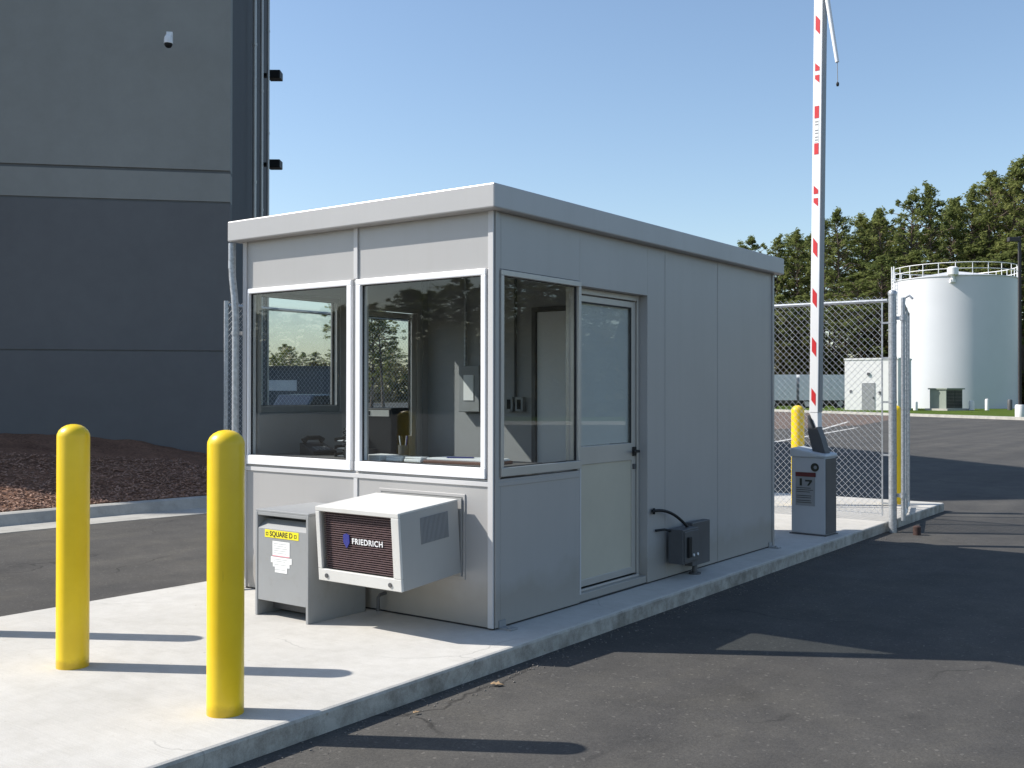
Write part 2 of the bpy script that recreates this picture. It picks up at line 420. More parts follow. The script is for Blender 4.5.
# far kerb and lawn
def offs(pts, d):
    out = []
    for i, p in enumerate(pts):
        a = Vector(pts[max(i-1,0)]); b = Vector(pts[min(i+1,len(pts)-1)]); t = (b-a).normalized(); n = Vector((-t.y, t.x))
        if n.y < 0: n = -n
        q = Vector(p) + n*d; out.append((q.x, q.y))
    return out
def strip(a, b, z0, z1, mb, mi=0):
    for i in range(len(a)-1):
        vs = [(a[i][0],a[i][1],z0),(a[i+1][0],a[i+1][1],z0),(b[i+1][0],b[i+1][1],z0),(b[i][0],b[i][1],z0),
              (a[i][0],a[i][1],z1),(a[i+1][0],a[i+1][1],z1),(b[i+1][0],b[i+1][1],z1),(b[i][0],b[i][1],z1)]
        mb.add(vs, [(0,3,2,1),(4,5,6,7),(0,1,5,4),(1,2,6,5),(2,3,7,6),(3,0,4,7)], mi)
mb = MB(); strip(FAR, offs(FAR, 0.45), -0.3, 0.06, mb); struct('far_kerb', mb, M['kerb'])
l0 = offs(FAR, 0.45); l1 = offs(FAR, 40)
mb = MB()
for i in range(3): mb.quad((*l0[i],0.03),(*l0[i+1],0.03),(*l1[i+1],0.12),(*l1[i],0.12))
struct('lawn', mb, M['grass'])
# reddish gravel patch and parking bay lines beyond the fence
mb = MB(); mb.add([(x,y,GZ+0.004) for x,y in ((-30,41),(-13.4,36.4),(-12.2,44.5),(-15.4,63.0),(-44,84))], [(0,1,2,3,4)])
struct('gravel_patch', mb, M['gravel'])
mb = MB()
def pline(a, b, w, z=GZ+0.008):
    a = Vector((a[0],a[1],z)); b = Vector((b[0],b[1],z)); t = (b-a).normalized(); n = Vector((-t.y,t.x,0))*w/2
    mb.quad(a-n, b-n, b+n, a+n)
mb = MB()
pline(W(31.5,7.55),W(46,15.2),0.16); pline(W(41,11.8),W(55,17.7),0.16)
struct('parking_lines', mb, M['line'])

# ------------------------------------------------------------------ island slab
mb = MB()
def slab(x0a,x0b,x1a,x1b,ya,yb):
    mb.add([(x0a,ya,-.3),(x1a,ya,-.3),(x1b,yb,-.3),(x0b,yb,-.3),(x0a,ya,0),(x1a,ya,0),(x1b,yb,0),(x0b,yb,0)],
           [(0,3,2,1),(4,5,6,7),(0,1,5,4),(1,2,6,5),(2,3,7,6),(3,0,4,7)])
def xr(y): return 0.362 - (y+3.4)*0.0066
def xl(y): return -2.87 + (y+3.4)*0.014
for a, b in ((-3.4, 8.14), (8.146, 9.5)): slab(xl(a), xl(b), xr(a), xr(b), a, b)
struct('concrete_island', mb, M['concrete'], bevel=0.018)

# ------------------------------------------------------------------ left kerb, gutter and mulch bank
KC = [(-8.9,-14),(-8.42,-3),(-8.14,1.1),(-8.06,2.3),(-7.86,3.8),(-7.5,6.0),(-6.9,9.0)]
prof = [(-0.16,-0.3),(-0.16,0.04),(-0.02,0.045),(0.03,0.03),(0.10,-0.095),(0.62,-0.104),(0.62,-0.3)]
mb = MB(); n = len(prof); vs = []
for i, p in enumerate(KC):
    a = Vector(KC[max(i-1,0)]); b = Vector(KC[min(i+1,len(KC)-1)]); t = (b-a).normalized(); nn = Vector((t.y,-t.x))
    for u, z in prof: vs.append((p[0]+nn.x*u, p[1]+nn.y*u, z))
mb.add(vs, [(i*n+j, (i+1)*n+j, (i+1)*n+(j+1)%n, i*n+(j+1)%n) for i in range(len(KC)-1) for j in range(n)])
struct('left_kerb', mb, M['kerb'])
BFR = W(17.8,-4.81); BBR = W(34.5,-8.09); BFL = W(15.0,-21.4); BBL = W(31.7,-25.0)
def kx(y):
    for (x0,y0),(x1,y1) in zip(KC, KC[1:]):
        if y0 <= y <= y1: return x0 + (x1-x0)*(y-y0)/(y1-y0) - 0.155
    return KC[-1][0]-0.155
def wallx(y):
    if y <= BFR.y: return BFR.x + (y-BFR.y)*(BFL.x-BFR.x)/(BFL.y-BFR.y)
    return BFR.x + (y-BFR.y)*(BBR.x-BFR.x)/(BBR.y-BFR.y)
def bank_z(x, y):
    a, b = kx(y), wallx(y)
    d = a - x
    k = 1.0 if y < 5.2 else max(0.0, 1-(y-5.2)/3.4)
    h = min(d, 4.5)*0.163*k
    return 0.03 + h
mb = MB(); NY, NX = 90, 26; rng = random.Random(3)
for i in range(NY+1):
    y = -5.6 + 14.4*i/NY
    for j in range(NX+1):
        t = j/NX; x = kx(y)*(1-t) + (wallx(y)-0.12)*t
        mb.v.append((x, y, bank_z(x,y) + (rng.uniform(-.022,.022) if 0 < j else 0)))
for i in range(NY):
    for j in range(NX):
        a = i*(NX+1)+j; mb.f.append([a, a+1, a+NX+2, a+NX+1]); mb.m.append(0); mb.sm.append(True)
struct('mulch_bank', mb, M['mulch'], angle=180)
mb = MB()
for k in range(13000):
    y = rng.uniform(-4.5, 5.0); t = rng.random()**1.6*0.55; x = kx(y)*(1-t) + wallx(y)*t - 0.02
    c = Vector((x, y, bank_z(x,y) + rng.uniform(0.005,0.03)))
    mt = Matrix.Rotation(rng.uniform(0,6.28),3,'Z') @ Matrix.Rotation(rng.uniform(-.6,.6),3,'X') @ Matrix.Rotation(rng.uniform(-.5,.5),3,'Y')
    l = rng.uniform(.012,.034); w = rng.uniform(.006,.013); h = 0.003
    vs = [c + mt @ Vector(q) for q in ((-l,-w,-h),(l,-w*.6,-h),(l*.9,w,-h),(-l,w*.7,-h),(-l,-w,h),(l,-w*.6,h),(l*.9,w,h),(-l,w*.7,h))]
    mb.add(vs, [(4,5,6,7),(0,1,5,4),(1,2,6,5),(2,3,7,6),(3,0,4,7)])
tag(build('bark_chips', mb, M['chip']), 'reddish brown bark chips strewn over the mulch bank beside the kerb', 'mulch', kind='stuff')

# ------------------------------------------------------------------ warehouse
BH = 14.5
wh = thing('warehouse', 'tall grey painted concrete warehouse wall in shade at left', 'building', (BFR.x, BFR.y, 0))
def wall_between(a, b, z0, z1, t, mb, mi=0, out=0.0, s0=0.0, s1=1.0):
    a = Vector((a.x,a.y,0)); b = Vector((b.x,b.y,0)); d = (b-a).normalized(); nn = Vector((d.y,-d.x,0))
    p0 = a+(b-a)*s0 + nn*out; p1 = a+(b-a)*s1 + nn*out; q0 = p0-nn*t; q1 = p1-nn*t
    vs = [(p0.x,p0.y,z0),(p1.x,p1.y,z0),(q1.x,q1.y,z0),(q0.x,q0.y,z0),(p0.x,p0.y,z1),(p1.x,p1.y,z1),(q1.x,q1.y,z1),(q0.x,q0.y,z1)]
    mb.add(vs, [(0,3,2,1),(4,5,6,7),(0,1,5,4),(1,2,6,5),(2,3,7,6),(3,0,4,7)], mi)
mb = MB()
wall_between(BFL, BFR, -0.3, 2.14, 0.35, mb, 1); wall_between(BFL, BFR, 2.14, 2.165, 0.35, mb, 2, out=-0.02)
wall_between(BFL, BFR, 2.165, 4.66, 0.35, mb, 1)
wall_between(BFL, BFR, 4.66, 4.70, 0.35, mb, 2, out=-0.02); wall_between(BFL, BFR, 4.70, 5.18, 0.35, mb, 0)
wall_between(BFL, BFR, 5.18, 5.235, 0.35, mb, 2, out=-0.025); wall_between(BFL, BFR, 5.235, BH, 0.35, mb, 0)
build('wall', mb, [M['tilt_hi'], M['tilt_lo'], M['reveal']], wh)
dside = (BBR-BFR).normalized(); SL = (BBR-BFR).length; nside = Vector((dside.y,-dside.x,0))
B1 = BFR + dside*0.0
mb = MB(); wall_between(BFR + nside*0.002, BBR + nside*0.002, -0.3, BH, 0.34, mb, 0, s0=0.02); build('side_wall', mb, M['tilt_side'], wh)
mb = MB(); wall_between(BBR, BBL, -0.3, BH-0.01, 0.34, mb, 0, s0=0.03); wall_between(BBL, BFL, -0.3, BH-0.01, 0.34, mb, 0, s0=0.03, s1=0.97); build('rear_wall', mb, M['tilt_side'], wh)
mb = MB(); mb.prism([(p.x*0.985+0.015*-22, p.y*0.999) for p in (BFL,BFR,BBR,BBL)], BH-0.8, BH-0.6); build('roof', mb, M['tilt_side'], wh)
for s_ in (5.0, 8.6, 13.0):
    p = BFR + dside*s_ + nside*0.16
    mb = MB(); mb.tube([(p.x,p.y,0.1),(p.x,p.y,BH-0.5)], 0.042, 12)
    c = p - nside*0.02
    mb.box(-.14,.14,-.14,.14,BH-1.0,BH-0.5, mat=Matrix.Translation((p.x,p.y,0)))
    for z in (3,6,9,12): mb.tube([(p.x,p.y,z),(p.x,p.y,z+.06)], 0.052, 12)
    build('downspout', mb, M['alu'], wh)
# wall lights sticking out of the side wall
for d, l, z, lab in ((31.0,-7.33,10.85,'upper black wall light sticking out from the warehouse edge into the sky'), (31.0,-7.33,8.2,'lower black wall light sticking out from the warehouse edge above the booth roof')):
    p = W(d,l); t = thing('wall_light', lab, 'wall light', (p.x,p.y,z), YAW, 'wall lights on the warehouse side')
    mb = MB(); mb.box(-.16,.1,-.09,.09,-.05,.05); build('bracket', mb, M['black'], t, local=True)
    mb = MB(); mb.box(.1,.47,-.2,.2,-.12,.12); build('housing', mb, M['black'], t, 0.02, local=True)
# dome security camera
p = W(17.27,-5.68); t = thing('security_camera', 'small white dome security camera high on the grey warehouse wall', 'camera', (p.x,p.y,7.25), math.atan2((BFR-BFL).y,(BFR-BFL).x), None)
mb = MB(); mb.box(-.05,.05,-.0,.06,.02,.18); mb.prism([(-.04,-.12),(.04,-.12),(.05,.0),(-.05,.0)],.06,.10); build('bracket', mb, M['white'], t, 0.008, local=True)
mb = MB(); mb.lathe([(.03,.09),(.06,.06),(.072,0),(.074,-.05),(.07,-.055)], (0,-.1), 20); build('housing', mb, M['white'], t, local=True)
mb = MB(); mb.lathe([(.066,-.052),(.062,-.085),(.04,-.115),(.01,-.125)], (0,-.1), 20); build('dome', mb, M['black'], t, local=True)

# ------------------------------------------------------------------ guard booth
BW, BL, ZB, ZT = 2.37, 4.39, 2.6, 2.752
OV = 0.10
booth = thing('guard_booth', 'light grey prefabricated guard booth with flat overhanging roof on the concrete island', 'guard booth', (-BW/2, BL/2, 0))
T = 0.075
# structural shell -------------------------------------------------
mb = MB()
mb.box(-BW, 0, 0.0, T, 0.012, 0.93)                               # front lower
mb.box(-BW, 0, 0.0, T, 2.245, ZB)                                 # front upper
mb.box(-BW, -2.318, 0.0, T, 0.93, 2.245); mb.box(-1.262, -1.142, 0.004, T, 0.93, 2.245); mb.box(-0.050, 0, 0, T, 0.93, 2.245)
build('front_wall', mb, M['panel'], booth, 0.003)
mb = MB()
mb.box(-T, 0, T, 0.985, 0.012, 0.93); mb.box(-T, 0, T, 0.985, 2.245, ZB)
mb.box(-T, 0, 0.958, 0.985, 0.93, 2.245)
mb.box(-T, 0, 0.985, 1.945, 2.215, ZB); mb.box(-T, -0.012, 0.985, 1.945, 0.012, 0.065)
for a, b in ((1.945,2.24),(2.243,3.19),(3.193,BL)): mb.box(-T, 0, a, b, 0.012, ZB)
build('side_wall', mb, M['panel'], booth, 0.003)
mb = MB()                                                         # left side wall with window and door opening
mb.box(-BW, -BW+T, T, 0.93, 0.012, 1.31); mb.box(-BW, -BW+T, T, 1.02, 2.245, ZB); mb.box(-BW,-BW+T,T,0.10,1.31,2.245)
mb.box(-BW, -BW+T, 0.93, 1.02, 0.012, 2.245); mb.box(-BW, -BW+T, 1.02, 1.90, 2.215, ZB); mb.box(-BW, -BW+T, 1.90, BL, 0.012, ZB)
mb.box(-BW+T, -T, BL-T, BL, 0.012, ZB)
build('rear_wall', mb, M['panel'], booth)
mb = MB(); mb.box(-BW+T, -T, T, BL-T, 0.012, 0.08); build('floor', mb, M['floor'], booth)
mb = MB(); mb.box(-BW+T, -T, T, BL-T, 2.48, 2.59); build('ceiling', mb, M['inner'], booth)
for b_ in ((-BW+T, -BW+T+0.012, 1.93, BL-T, 0.08, 2.48), (-T-0.012, -T, 1.97, BL-T, 0.08, 2.48), (-T-0.012,-T,T,0.985,0.08,0.93), (-BW+T, -BW+T+0.012, T, 0.93, 0.08, 1.30)):
    mb = MB(); mb.box(*b_); build('lining', mb, M['inner'], booth)
mb = MB(); mb.box(-BW+T+0.012, -1.125, 2.0, 2.06, 0.08, 2.48); mb.box(-1.125, -T-0.012, 2.0, 2.06, 2.18, 2.48); mb.box(-0.33, -T-0.012, 2.0, 2.06, 0.08, 2.18)
pt = build('partition', mb, M['inner'], booth)
mb = MB(); mb.box(-1.085, -0.37, 2.01, 2.05, 0.09, 2.14); build('inner_door', mb, M['inner_w'], booth)
mb = MB(); mb.box(-1.125, -1.088, 1.985, 2.062, 0.08, 2.18); mb.box(-0.367, -0.33, 1.985, 2.062, 0.08, 2.18); mb.box(-1.088,-0.367,1.985,2.062,2.143,2.18)
build('door_frame', mb, M['dark'], booth)
# roof fascia
mb = MB(); mb.box(-BW-0.08, 0.08, -0.097, BL+0.08, ZB, ZT)
build('roof', mb, M['fascia'], booth, 0.009)
# front panels trim
mb = MB()
mb.box(-1.205, -1.168, -0.012, 0, 2.25, ZB); mb.box(-0.035, 0.006, -0.012, 0, 0.012, ZB); mb.box(-BW-0.006, -2.335, -0.012, 0, 0.012, ZB)
mb.box(-1.205, -1.168, -0.008, 0, 0.018, 0.90)
mb.box(-2.335, -0.035, -0.010, 0, 0.886, 0.916)
build('trim', mb, M['trim'], booth, 0.002)
mb = MB()
mb.box(0.0, 0.012, -0.012+0.02, 0.04, 0.012, ZB); mb.box(0, 0.005, 0.04, 0.985, 0.885, 0.912); mb.box(0.0,0.003,2.222,2.262,0.012,ZB); mb.box(0.0,0.003,3.172,3.212,0.012,ZB); mb.box(0,0.012,BL-0.04,BL,0.012,ZB)
build('trim', mb, M['panel'], booth, 0.002)
mb = MB(); mb.box(-BW+0.01, -0.01, 0.01, BL-0.01, 0.0, 0.012); build('base_gasket', mb, M['gasket'], booth)
# windows ------------------------------------------------------------
def front_window(x0, x1, z0, z1, fl, fr, fb, ft):
    mb = MB(); y0, y1 = -0.018, 0.055
    mb.box(x0-fl, x1+fr, y0, y1, z1, z1+ft); mb.box(x0-fl, x1+fr, y0-0.004, y1, z0-fb, z0)
    mb.box(x0-fl, x0, y0, y1, z0, z1); mb.box(x1, x1+fr, y0, y1, z0, z1)
    f = build('window', mb, M['frame'], booth, 0.004)
    mb = MB(); g = 0.006
    mb.box(x0, x1, 0.006, 0.02, z0, z0+g); mb.box(x0, x1, 0.006, 0.02, z1-g, z1); mb.box(x0, x0+g, 0.006, 0.02, z0+g, z1-g); mb.box(x1-g, x1, 0.006, 0.02, z0+g, z1-g)
    build('gasket', mb, M['gasket'], f)
    mb = MB(); mb.box(x0+0.002, x1-0.002, 0.010, 0.016, z0+0.002, z1-0.002); build('pane', mb, M['glass'], f)
front_window(-2.300, -1.268, 1.002, 2.208, 0.018, 0.045, 0.068, 0.036)
front_window(-1.136, -0.088, 1.002, 2.204, 0.045, 0.038, 0.068, 0.040)
def side_window(xo, sgn, y0, y1, z0, z1, fm, fb=0.055):
    mb = MB()
    def bx(d0, d1, a, b, c, d): 
        p, q = sorted((xo - sgn*d0, xo - sgn*d1)); mb.box(p, q, a, b, c, d)
    bx(-0.016, 0.06, y0-0.03, y1+0.03, z1, z1+0.035); bx(-0.018, 0.06, y0-0.03, y1+0.03, z0-fb, z0)
    bx(-0.016, 0.06, y0-0.03, y0, z0, z1); bx(-0.016, 0.06, y1, y1+0.03, z0, z1)
    f = build('window', mb, fm, booth, 0.003)
    mb = MB(); bx(0.008, 0.022, y1-0.012, y1, z0, z1); bx(0.008, 0.022, y0, y0+0.006, z0, z1); bx(0.008, 0.022, y0+0.006, y1-0.012, z0, z0+0.005); bx(0.008, 0.022, y0+0.006, y1-0.012, z1-0.005, z1); build('gasket', mb, M['gasket'], f)
    mb = MB(); bx(0.012, 0.018, y0+0.002, y1-0.002, z0+0.002, z1-0.002); build('pane', mb, M['glass'], f)
side_window(0.0, 1, 0.092, 0.953, 1.000, 2.205, M['alu'])
side_window(-BW, -1, 0.105, 0.90, 1.365, 2.205, M['cab'])
# doors ----------------------------------------------------------------
def door(xf, sgn, y0, y1, zt, with_blind, hside):
    def bx(mb, d0, d1, a, b, c, d, mi=0):
        p, q = sorted((xf - sgn*d0, xf - sgn*d1)); mb.box(p, q, a, b, c, d, mi)
    fr = MB()
    bx(fr, -0.012, 0.05, y0, y0+0.035, 0.065, zt); bx(fr, -0.012, 0.05, y1-0.035, y1, 0.065, zt); bx(fr, -0.012, 0.05, y0+0.035, y1-0.035, zt-0.04, zt)
    bx(fr, -0.03, 0.05, y0+0.035, y1-0.035, 0.065, 0.08)
    build('door_frame', fr, M['alu'], booth, 0.003)
    a, b = y0+0.042, y1-0.042; zb = 0.088; ztop = zt-0.048
    st = MB(); sw = 0.055
    bx(st, 0.0, 0.04, a, a+sw, zb, ztop); bx(st, 0.0, 0.04, b-sw, b, zb, ztop)
    bx(st, 0.0, 0.04, a+sw, b-sw, ztop-0.045, ztop); bx(st, 0.0, 0.04, a+sw, b-sw, 0.955, 1.085); bx(st, 0, 0.04, a+sw, b-sw, zb, zb+0.05)
    dr = build('door', st, M['alu'], booth, 0.003)
    mb = MB(); bx(mb, 0.010, 0.03, a+sw, b-sw, zb+0.05, 0.955); build('panel', mb, M['door'], dr)
    mb = MB(); bx(mb, 0.016, 0.022, a+sw, b-sw, 1.085, ztop-0.045); build('pane', mb, M['glass'], dr)
    mb = MB(); bx(mb, 0.006, 0.014, b-sw-0.012, b-sw, 1.085, ztop-0.045); bx(mb, 0.006, 0.014, a+sw, b-sw-0.012, ztop-0.053, ztop-0.045); build('gasket', mb, M['gasket'], dr)
    if with_blind:
        mb = MB(); z = 1.09; k = 0
        while z < ztop-0.05:
            bx(mb, 0.028, 0.034, a+sw+0.004, b-sw-0.004, z, z+0.0497); z += 0.05
        build('blind', mb, M['blind'], dr)
    mb = MB(); h = b-0.03 if hside > 0 else a+0.03
    bx(mb, -0.012, 0.0, h-0.022, h+0.022, 0.985, 1.055); bx(mb, -0.05, -0.012, h-0.01, h+0.01, 1.012, 1.032); bx(mb, -0.052, -0.034, h-0.07, h+0.012, 1.012, 1.030)
    build('handle', mb, M['black'], dr, 0.003)
    mb = MB(); bx(mb, -0.014, 0.0, h-0.018, h+0.018, 0.885, 0.925); build('lock', mb, M['dark'], dr, 0.004)
door(-0.082, 1, 1.005, 1.945-0.002, 2.213, True, 1)
door(-BW+0.03, -1, 1.022, 1.898, 2.213, False, 1)
mb = MB(); mb.box(-T, 0.0, 0.987, 1.004, 0.067, 2.213); build('jamb', mb, M['trim'], booth)
# anchor clips at the base corners, a stub pipe at the front
for x, y in ((0.0, 0.05), (0.0, BL-0.12)):
    mb = MB(); mb.box(x+0.001, x+0.10, y, y+0.07, 0.001, 0.011); mb.box(x+0.001, x+0.010, y, y+0.07, 0.011, 0.05); mb.lathe([(.012,.011),(.012,.02)], (x+.06,y+.035), 8)
    build('anchor_clip', mb, M['cab'], booth)
mb = MB(); mb.tube([(-0.905,-0.005,0.13),(-0.905,-0.06,0.125),(-0.905,-0.075,0.11),(-0.905,-0.075,0.03)], 0.011, 10); mb.tube([(-0.905,-0.075,0.032),(-0.905,-0.075,0.02)], 0.016, 10)
build('drain_pipe', mb, M['dark'], booth)
# roof drain pipe on the left front corner
mb = MB(); px, py = -BW-0.034, -0.055
mb.tube([(px-0.03,py-0.01,2.59),(px-0.032,py-0.01,2.40)], 0.028, 14)
pts = [(px-0.03,py-0.01,2.42),(px-0.028,py-0.008,2.33),(px-0.012,py-0.003,2.2),(px,py,2.05),(px,py,1.0),(px,py,0.26)]
for k in range(1,9):
    a = R(90*k/8); pts.append((px, py-0.11*(1-math.cos(a)), 0.26-0.16*math.sin(a)))
pts.append((px, py-0.17, 0.10))
mb.tube(pts, 0.026, 14)
for z in (1.9, 1.1, 0.4): mb.tube([(px,py,z),(px,py,z+0.03)], 0.030, 14); mb.box(px-0.006, px+0.006, py+0.01, 0.005, z, z+0.03)
build('downspout', mb, M['galv'], booth)

# ------------------------------------------------------------------ things inside the booth
ct = thing('counter', 'dark counter running under the front windows inside the booth', 'counter', (-1.2, 0.35, 0.08))
mb = MB(); mb.box(-BW+T+0.014, -T-0.014, T+0.006, 0.66, 0.962, 0.999); build('counter_top', mb, M['desk'], ct, 0.004)
for x in (-2.2,-1.2,-0.24):
    mb = MB(); mb.box(x, x+0.04, 0.1, 0.62, 0.08, 0.962); build('support', mb, M['inner'], ct)
t = thing('desktop_terminal', 'black desktop terminal with a silver strip behind the right front window', 'monitor', (-1.37, 0.42, 0.999), R(8))
mb = MB(); mb.box(-.185,.185,-.11,.11,.015,.36); build('body', mb, M['black'], t, 0.01, local=True)
mb = MB(); mb.box(-.165,.165,-.116,-.111,.30,.345); build('silver_strip', mb, M['alu'], t, local=True)
mb = MB(); mb.box(-.14,.0,-.12,-.1165,.307,.338); build('display', mb, M['black'], t, local=True)
mb = MB(); mb.box(-.17,.17,-.1,.1,0,.015); build('foot', mb, M['black'], t, local=True)
t = thing('binder', 'brown open binder with white pages at the right of the counter', 'binder', (-0.42, 0.30, 0.999), R(4))
mb = MB(); mb.box(-.30,.25,-.13,.13,0,.02); build('cover', mb, M['binder'], t, 0.004, local=True)
mb = MB(); mb.box(-.28,.235,-.115,.115,.0205,.034); build('pages', mb, M['paper'], t, 0.003, local=True)
mb = MB(); mb.box(-.16,.02,-.02,.02,.036,.041, mat=Matrix.Rotation(R(24),4,'Z')); build('pen', mb, M['blue'], t, local=True)
mb = MB()
for k in range(5): mb.box(-.11,.11,-.09,.09,.0072*k,.0072*k+.0066, mat=Matrix.Rotation(R(rng.uniform(-9,9)),4,'Z'))
o = tag(build('paper_stack', mb, M['paper'], None), 'small loose stack of white paper in front of the black terminal', 'paper'); o.location = (-1.18, 0.21, 1.0)
for x, l in ((-0.97,'folded white paper just right of the loose stack on the counter'),(-0.80,'folded white paper against the binder on the counter')):
    mb = MB(); mb.box(-.075,.075,-.06,.06,0,.02); mb.box(-.07,.07,-.055,.04,.0205,.034, mat=Matrix.Rotation(R(5),4,'Z')); o = tag(build('folded_paper', mb, M['paper'], None, 0.005), l, 'paper', 'folded papers on the counter'); o.location = (x, 0.2, 1.0)
t = thing('desk_telephone', 'black desk telephone on the counter behind the left front window', 'telephone', (-1.95, 0.36, 0.999), R(-15))
mb = MB(); mb.prism([(-.11,0),(.11,0),(.11,.03),(-.11,.09)], -.1, .1, mat=Matrix(((1,0,0,0),(0,0,1,0),(0,1,0,0),(0,0,0,1)))); build('base', mb, M['black'], t, 0.006, local=True)
mb = MB(); mb.tube([(-.08,-.08,.10),(-.08,-.05,.125),(-.08,.05,.125),(-.08,.08,.10)], [.026,.018,.018,.026], 10); build('handset', mb, M['black'], t, local=True)
mb = MB()
for i in range(3):
    for j in range(4): mb.box(.0+i*.028,.02+i*.028,-.05+j*.03,-.03+j*.03,.052-.0075*i,.062-.0075*i)
build('keys', mb, M['greyprint'], t, local=True)
t = thing('file_tray', 'black letter tray holding papers behind the left front window near its mullion', 'tray', (-1.52, 0.36, 0.999), R(12))
for k in range(3):
    z = k*0.055
    mb = MB(); mb.box(-.14,.14,-.11,.11,z,z+.005); mb.box(-.14,-.135,-.11,.11,z+.005,z+.03); mb.box(.135,.14,-.11,.11,z+.005,z+.03); mb.box(-.135,.135,.105,.11,z+.005,z+.03)
    for a in (-.13,.12): mb.box(a,a+.01,.095,.105,z,z+.055)
    build('shelf', mb, M['black'], t, local=True)
    mb = MB(); mb.box(-.12,.11,-.10,.08,z+.006,z+.012); build('papers', mb, M['greyprint'] if k < 2 else M['paper'], t, local=True)
t = thing('base_radio', 'small black two-way radio with a coiled microphone beside the letter tray', 'radio', (-1.36, 0.22, 0.999), R(6))
mb = MB(); mb.box(-.10,.10,-.07,.07,.0,.07); build('body', mb, M['black'], t, 0.006, local=True)
mb = MB(); mb.box(-.05,.06,-.073,-.0702,.03,.055); build('display', mb, M['alu'], t, local=True)
mb = MB(); mb.tube([(-.15+.012*math.cos(k*.9), .012*math.sin(k*.9), .006+.0045*k) for k in range(46)], .005, 6); build('coiled_cord', mb, M['black'], t, local=True)
mb = MB(); mb.tube([(-.06,.0,.07),(-.065,.01,.20),(-.05,-.02,.27),(-.02,-.07,.29)], [.006,.006,.006,.016], 8); build('microphone', mb, M['black'], t, local=True)
t = thing('pen_cup', 'dark cup holding pens in front of the black terminal', 'cup', (-1.06, 0.34, 0.999))
mb = MB(); mb.lathe([(.036,0),(.040,.10),(.035,.10),(.032,.006)], n=20); build('cup', mb, M['dark'], t, local=True)
for k, mm in enumerate(('blue','alu','paper','ink')):
    a = k*1.7; mb = MB(); mb.tube([(.012*math.cos(a),.012*math.sin(a),.008),(.034*math.cos(a),.034*math.sin(a),.165)], .004, 6); build('pen', mb, M[mm], t, local=True)
# electrical panel and outlets on the partition
t = thing('breaker_panel', 'grey breaker panel with a white sheet on the inner partition, conduit rising to the ceiling', 'electrical panel', (-1.745, 2.0, 1.5))
mb = MB(); mb.box(-1.86,-1.63,1.92,1.998,1.30,1.70); build('box', mb, M['cab'], t, 0.006)
mb = MB(); mb.box(-1.80,-1.69,1.914,1.918,1.40,1.62); build('sheet', mb, M['paper'], t)
mb = MB(); mb.tube([(-1.83,1.975,1.70),(-1.83,1.975,2.48)], .013, 10); build('conduit', mb, M['galv'], t)
for dx, lab in ((0.0,'left outlet box on the inner partition under a conduit'),(0.105,'right outlet box on the inner partition beside the conduit')):
    x = -1.335+dx; t = thing('outlet_box', lab, 'outlet', (x,2.0,1.37), 0, 'outlet boxes on the partition')
    mb = MB(); mb.box(x-.04,x+.04,1.95,1.998,1.31,1.43); build('box', mb, M['cab'], t, 0.004)
    mb = MB(); mb.box(x-.017,x+.017,1.944,1.949,1.33,1.41); build('socket', mb, M['black'], t)
    if dx == 0.0:
        mb = MB(); mb.tube([(x+.045,1.98,1.36),(x+.045,1.98,2.48)], .011, 10); build('conduit', mb, M['dark'], t)

# ------------------------------------------------------------------ through-wall air conditioner
ac = thing('air_conditioner', 'white through-wall air conditioner with dark grille jutting from the booth front', 'air conditioner', (-0.592, -0.02, 0.335))
TI = Matrix.Rotation(R(4.3), 4, 'X')        # tilts down towards the outside
def acb(name, mb, mat, par=ac, bev=0.0): 
    mb.v = [tuple(TI @ Vector(v)) for v in mb.v]; return build(name, mb, mat, par, bev, local=True)
hx = 0.352; dp = 0.53; hh = 0.468
mb = MB(); mb.box(-hx, hx, -dp, 0.0, hh-0.012, hh); mb.box(-hx, -hx+0.012, -dp, 0.0, 0.0, hh-0.012); mb.box(-hx+0.012, hx-0.012, -dp, 0.0, 0.0, 0.012)
acb('sleeve', mb, M['ac'], bev=0.003)
mb = MB(); mb.box(hx-0.012, hx, -dp, 0.0, 0.0, hh-0.012); acb('side_panel', mb, M['ac_side'], bev=0.003)
mb = MB()
for (y0,y1,z0,z1) in ((-0.36,-0.10,0.25,0.41),):
    n_ = 22
    for k in range(n_):
        yy = y0 + (y1-y0)*k/n_
        mb.box(hx+0.0005, hx+0.005, yy, yy+(y1-y0)/n_*0.5, z0, z1)
    mb.box(hx+0.0002, hx+0.0009, y0, y1, z0, z1)
acb('side_louvre', mb, M['greyprint'])
mb = MB(); mb.box(-hx, hx, -dp-0.02, -dp, 0.0, 0.075); mb.box(-hx, hx, -dp-0.02, -dp, hh-0.03, hh); mb.box(-hx, -hx+0.035, -dp-0.02, -dp, 0.075, hh-0.03); mb.box(hx-0.062, hx, -dp-0.02, -dp, 0.075, hh-0.03)
acb('face_frame', mb, M['ac'], bev=0.004)
mb = MB(); gx0, gx1, gz0, gz1 = -hx+0.036, hx-0.063, 0.076, hh-0.031
mb.box(gx0, gx1, -dp+0.035, -dp+0.045, gz0, gz1)
gr = acb('grille', mb, M['coil'])
mb = MB()
for k in range(26): 
    z = gz0 + (gz1-gz0)*(k+0.25)/26; mb.box(gx0, gx1, -dp+0.014, -dp+0.026, z, z+0.0045)
for k in range(44):
    x = gx0 + (gx1-gx0)*(k+0.3)/44; mb.box(x, x+0.003, -dp+0.027, -dp+0.033, gz0, gz1)
acb('fins', mb, M['coil'], gr)
for x in (-hx+0.075, hx-0.09):
    mb = MB(); mb.tube([(x,-dp-0.0205,0.035),(x,-dp-0.026,0.035)], 0.014, 12); acb('screw', mb, M['dark'])
tm = text_mesh('FRIEDRICH', 0.049, Matrix.Translation((0.058,-dp+0.011,0.262)) @ FACE_MY, 0.0015, True, 1.12)
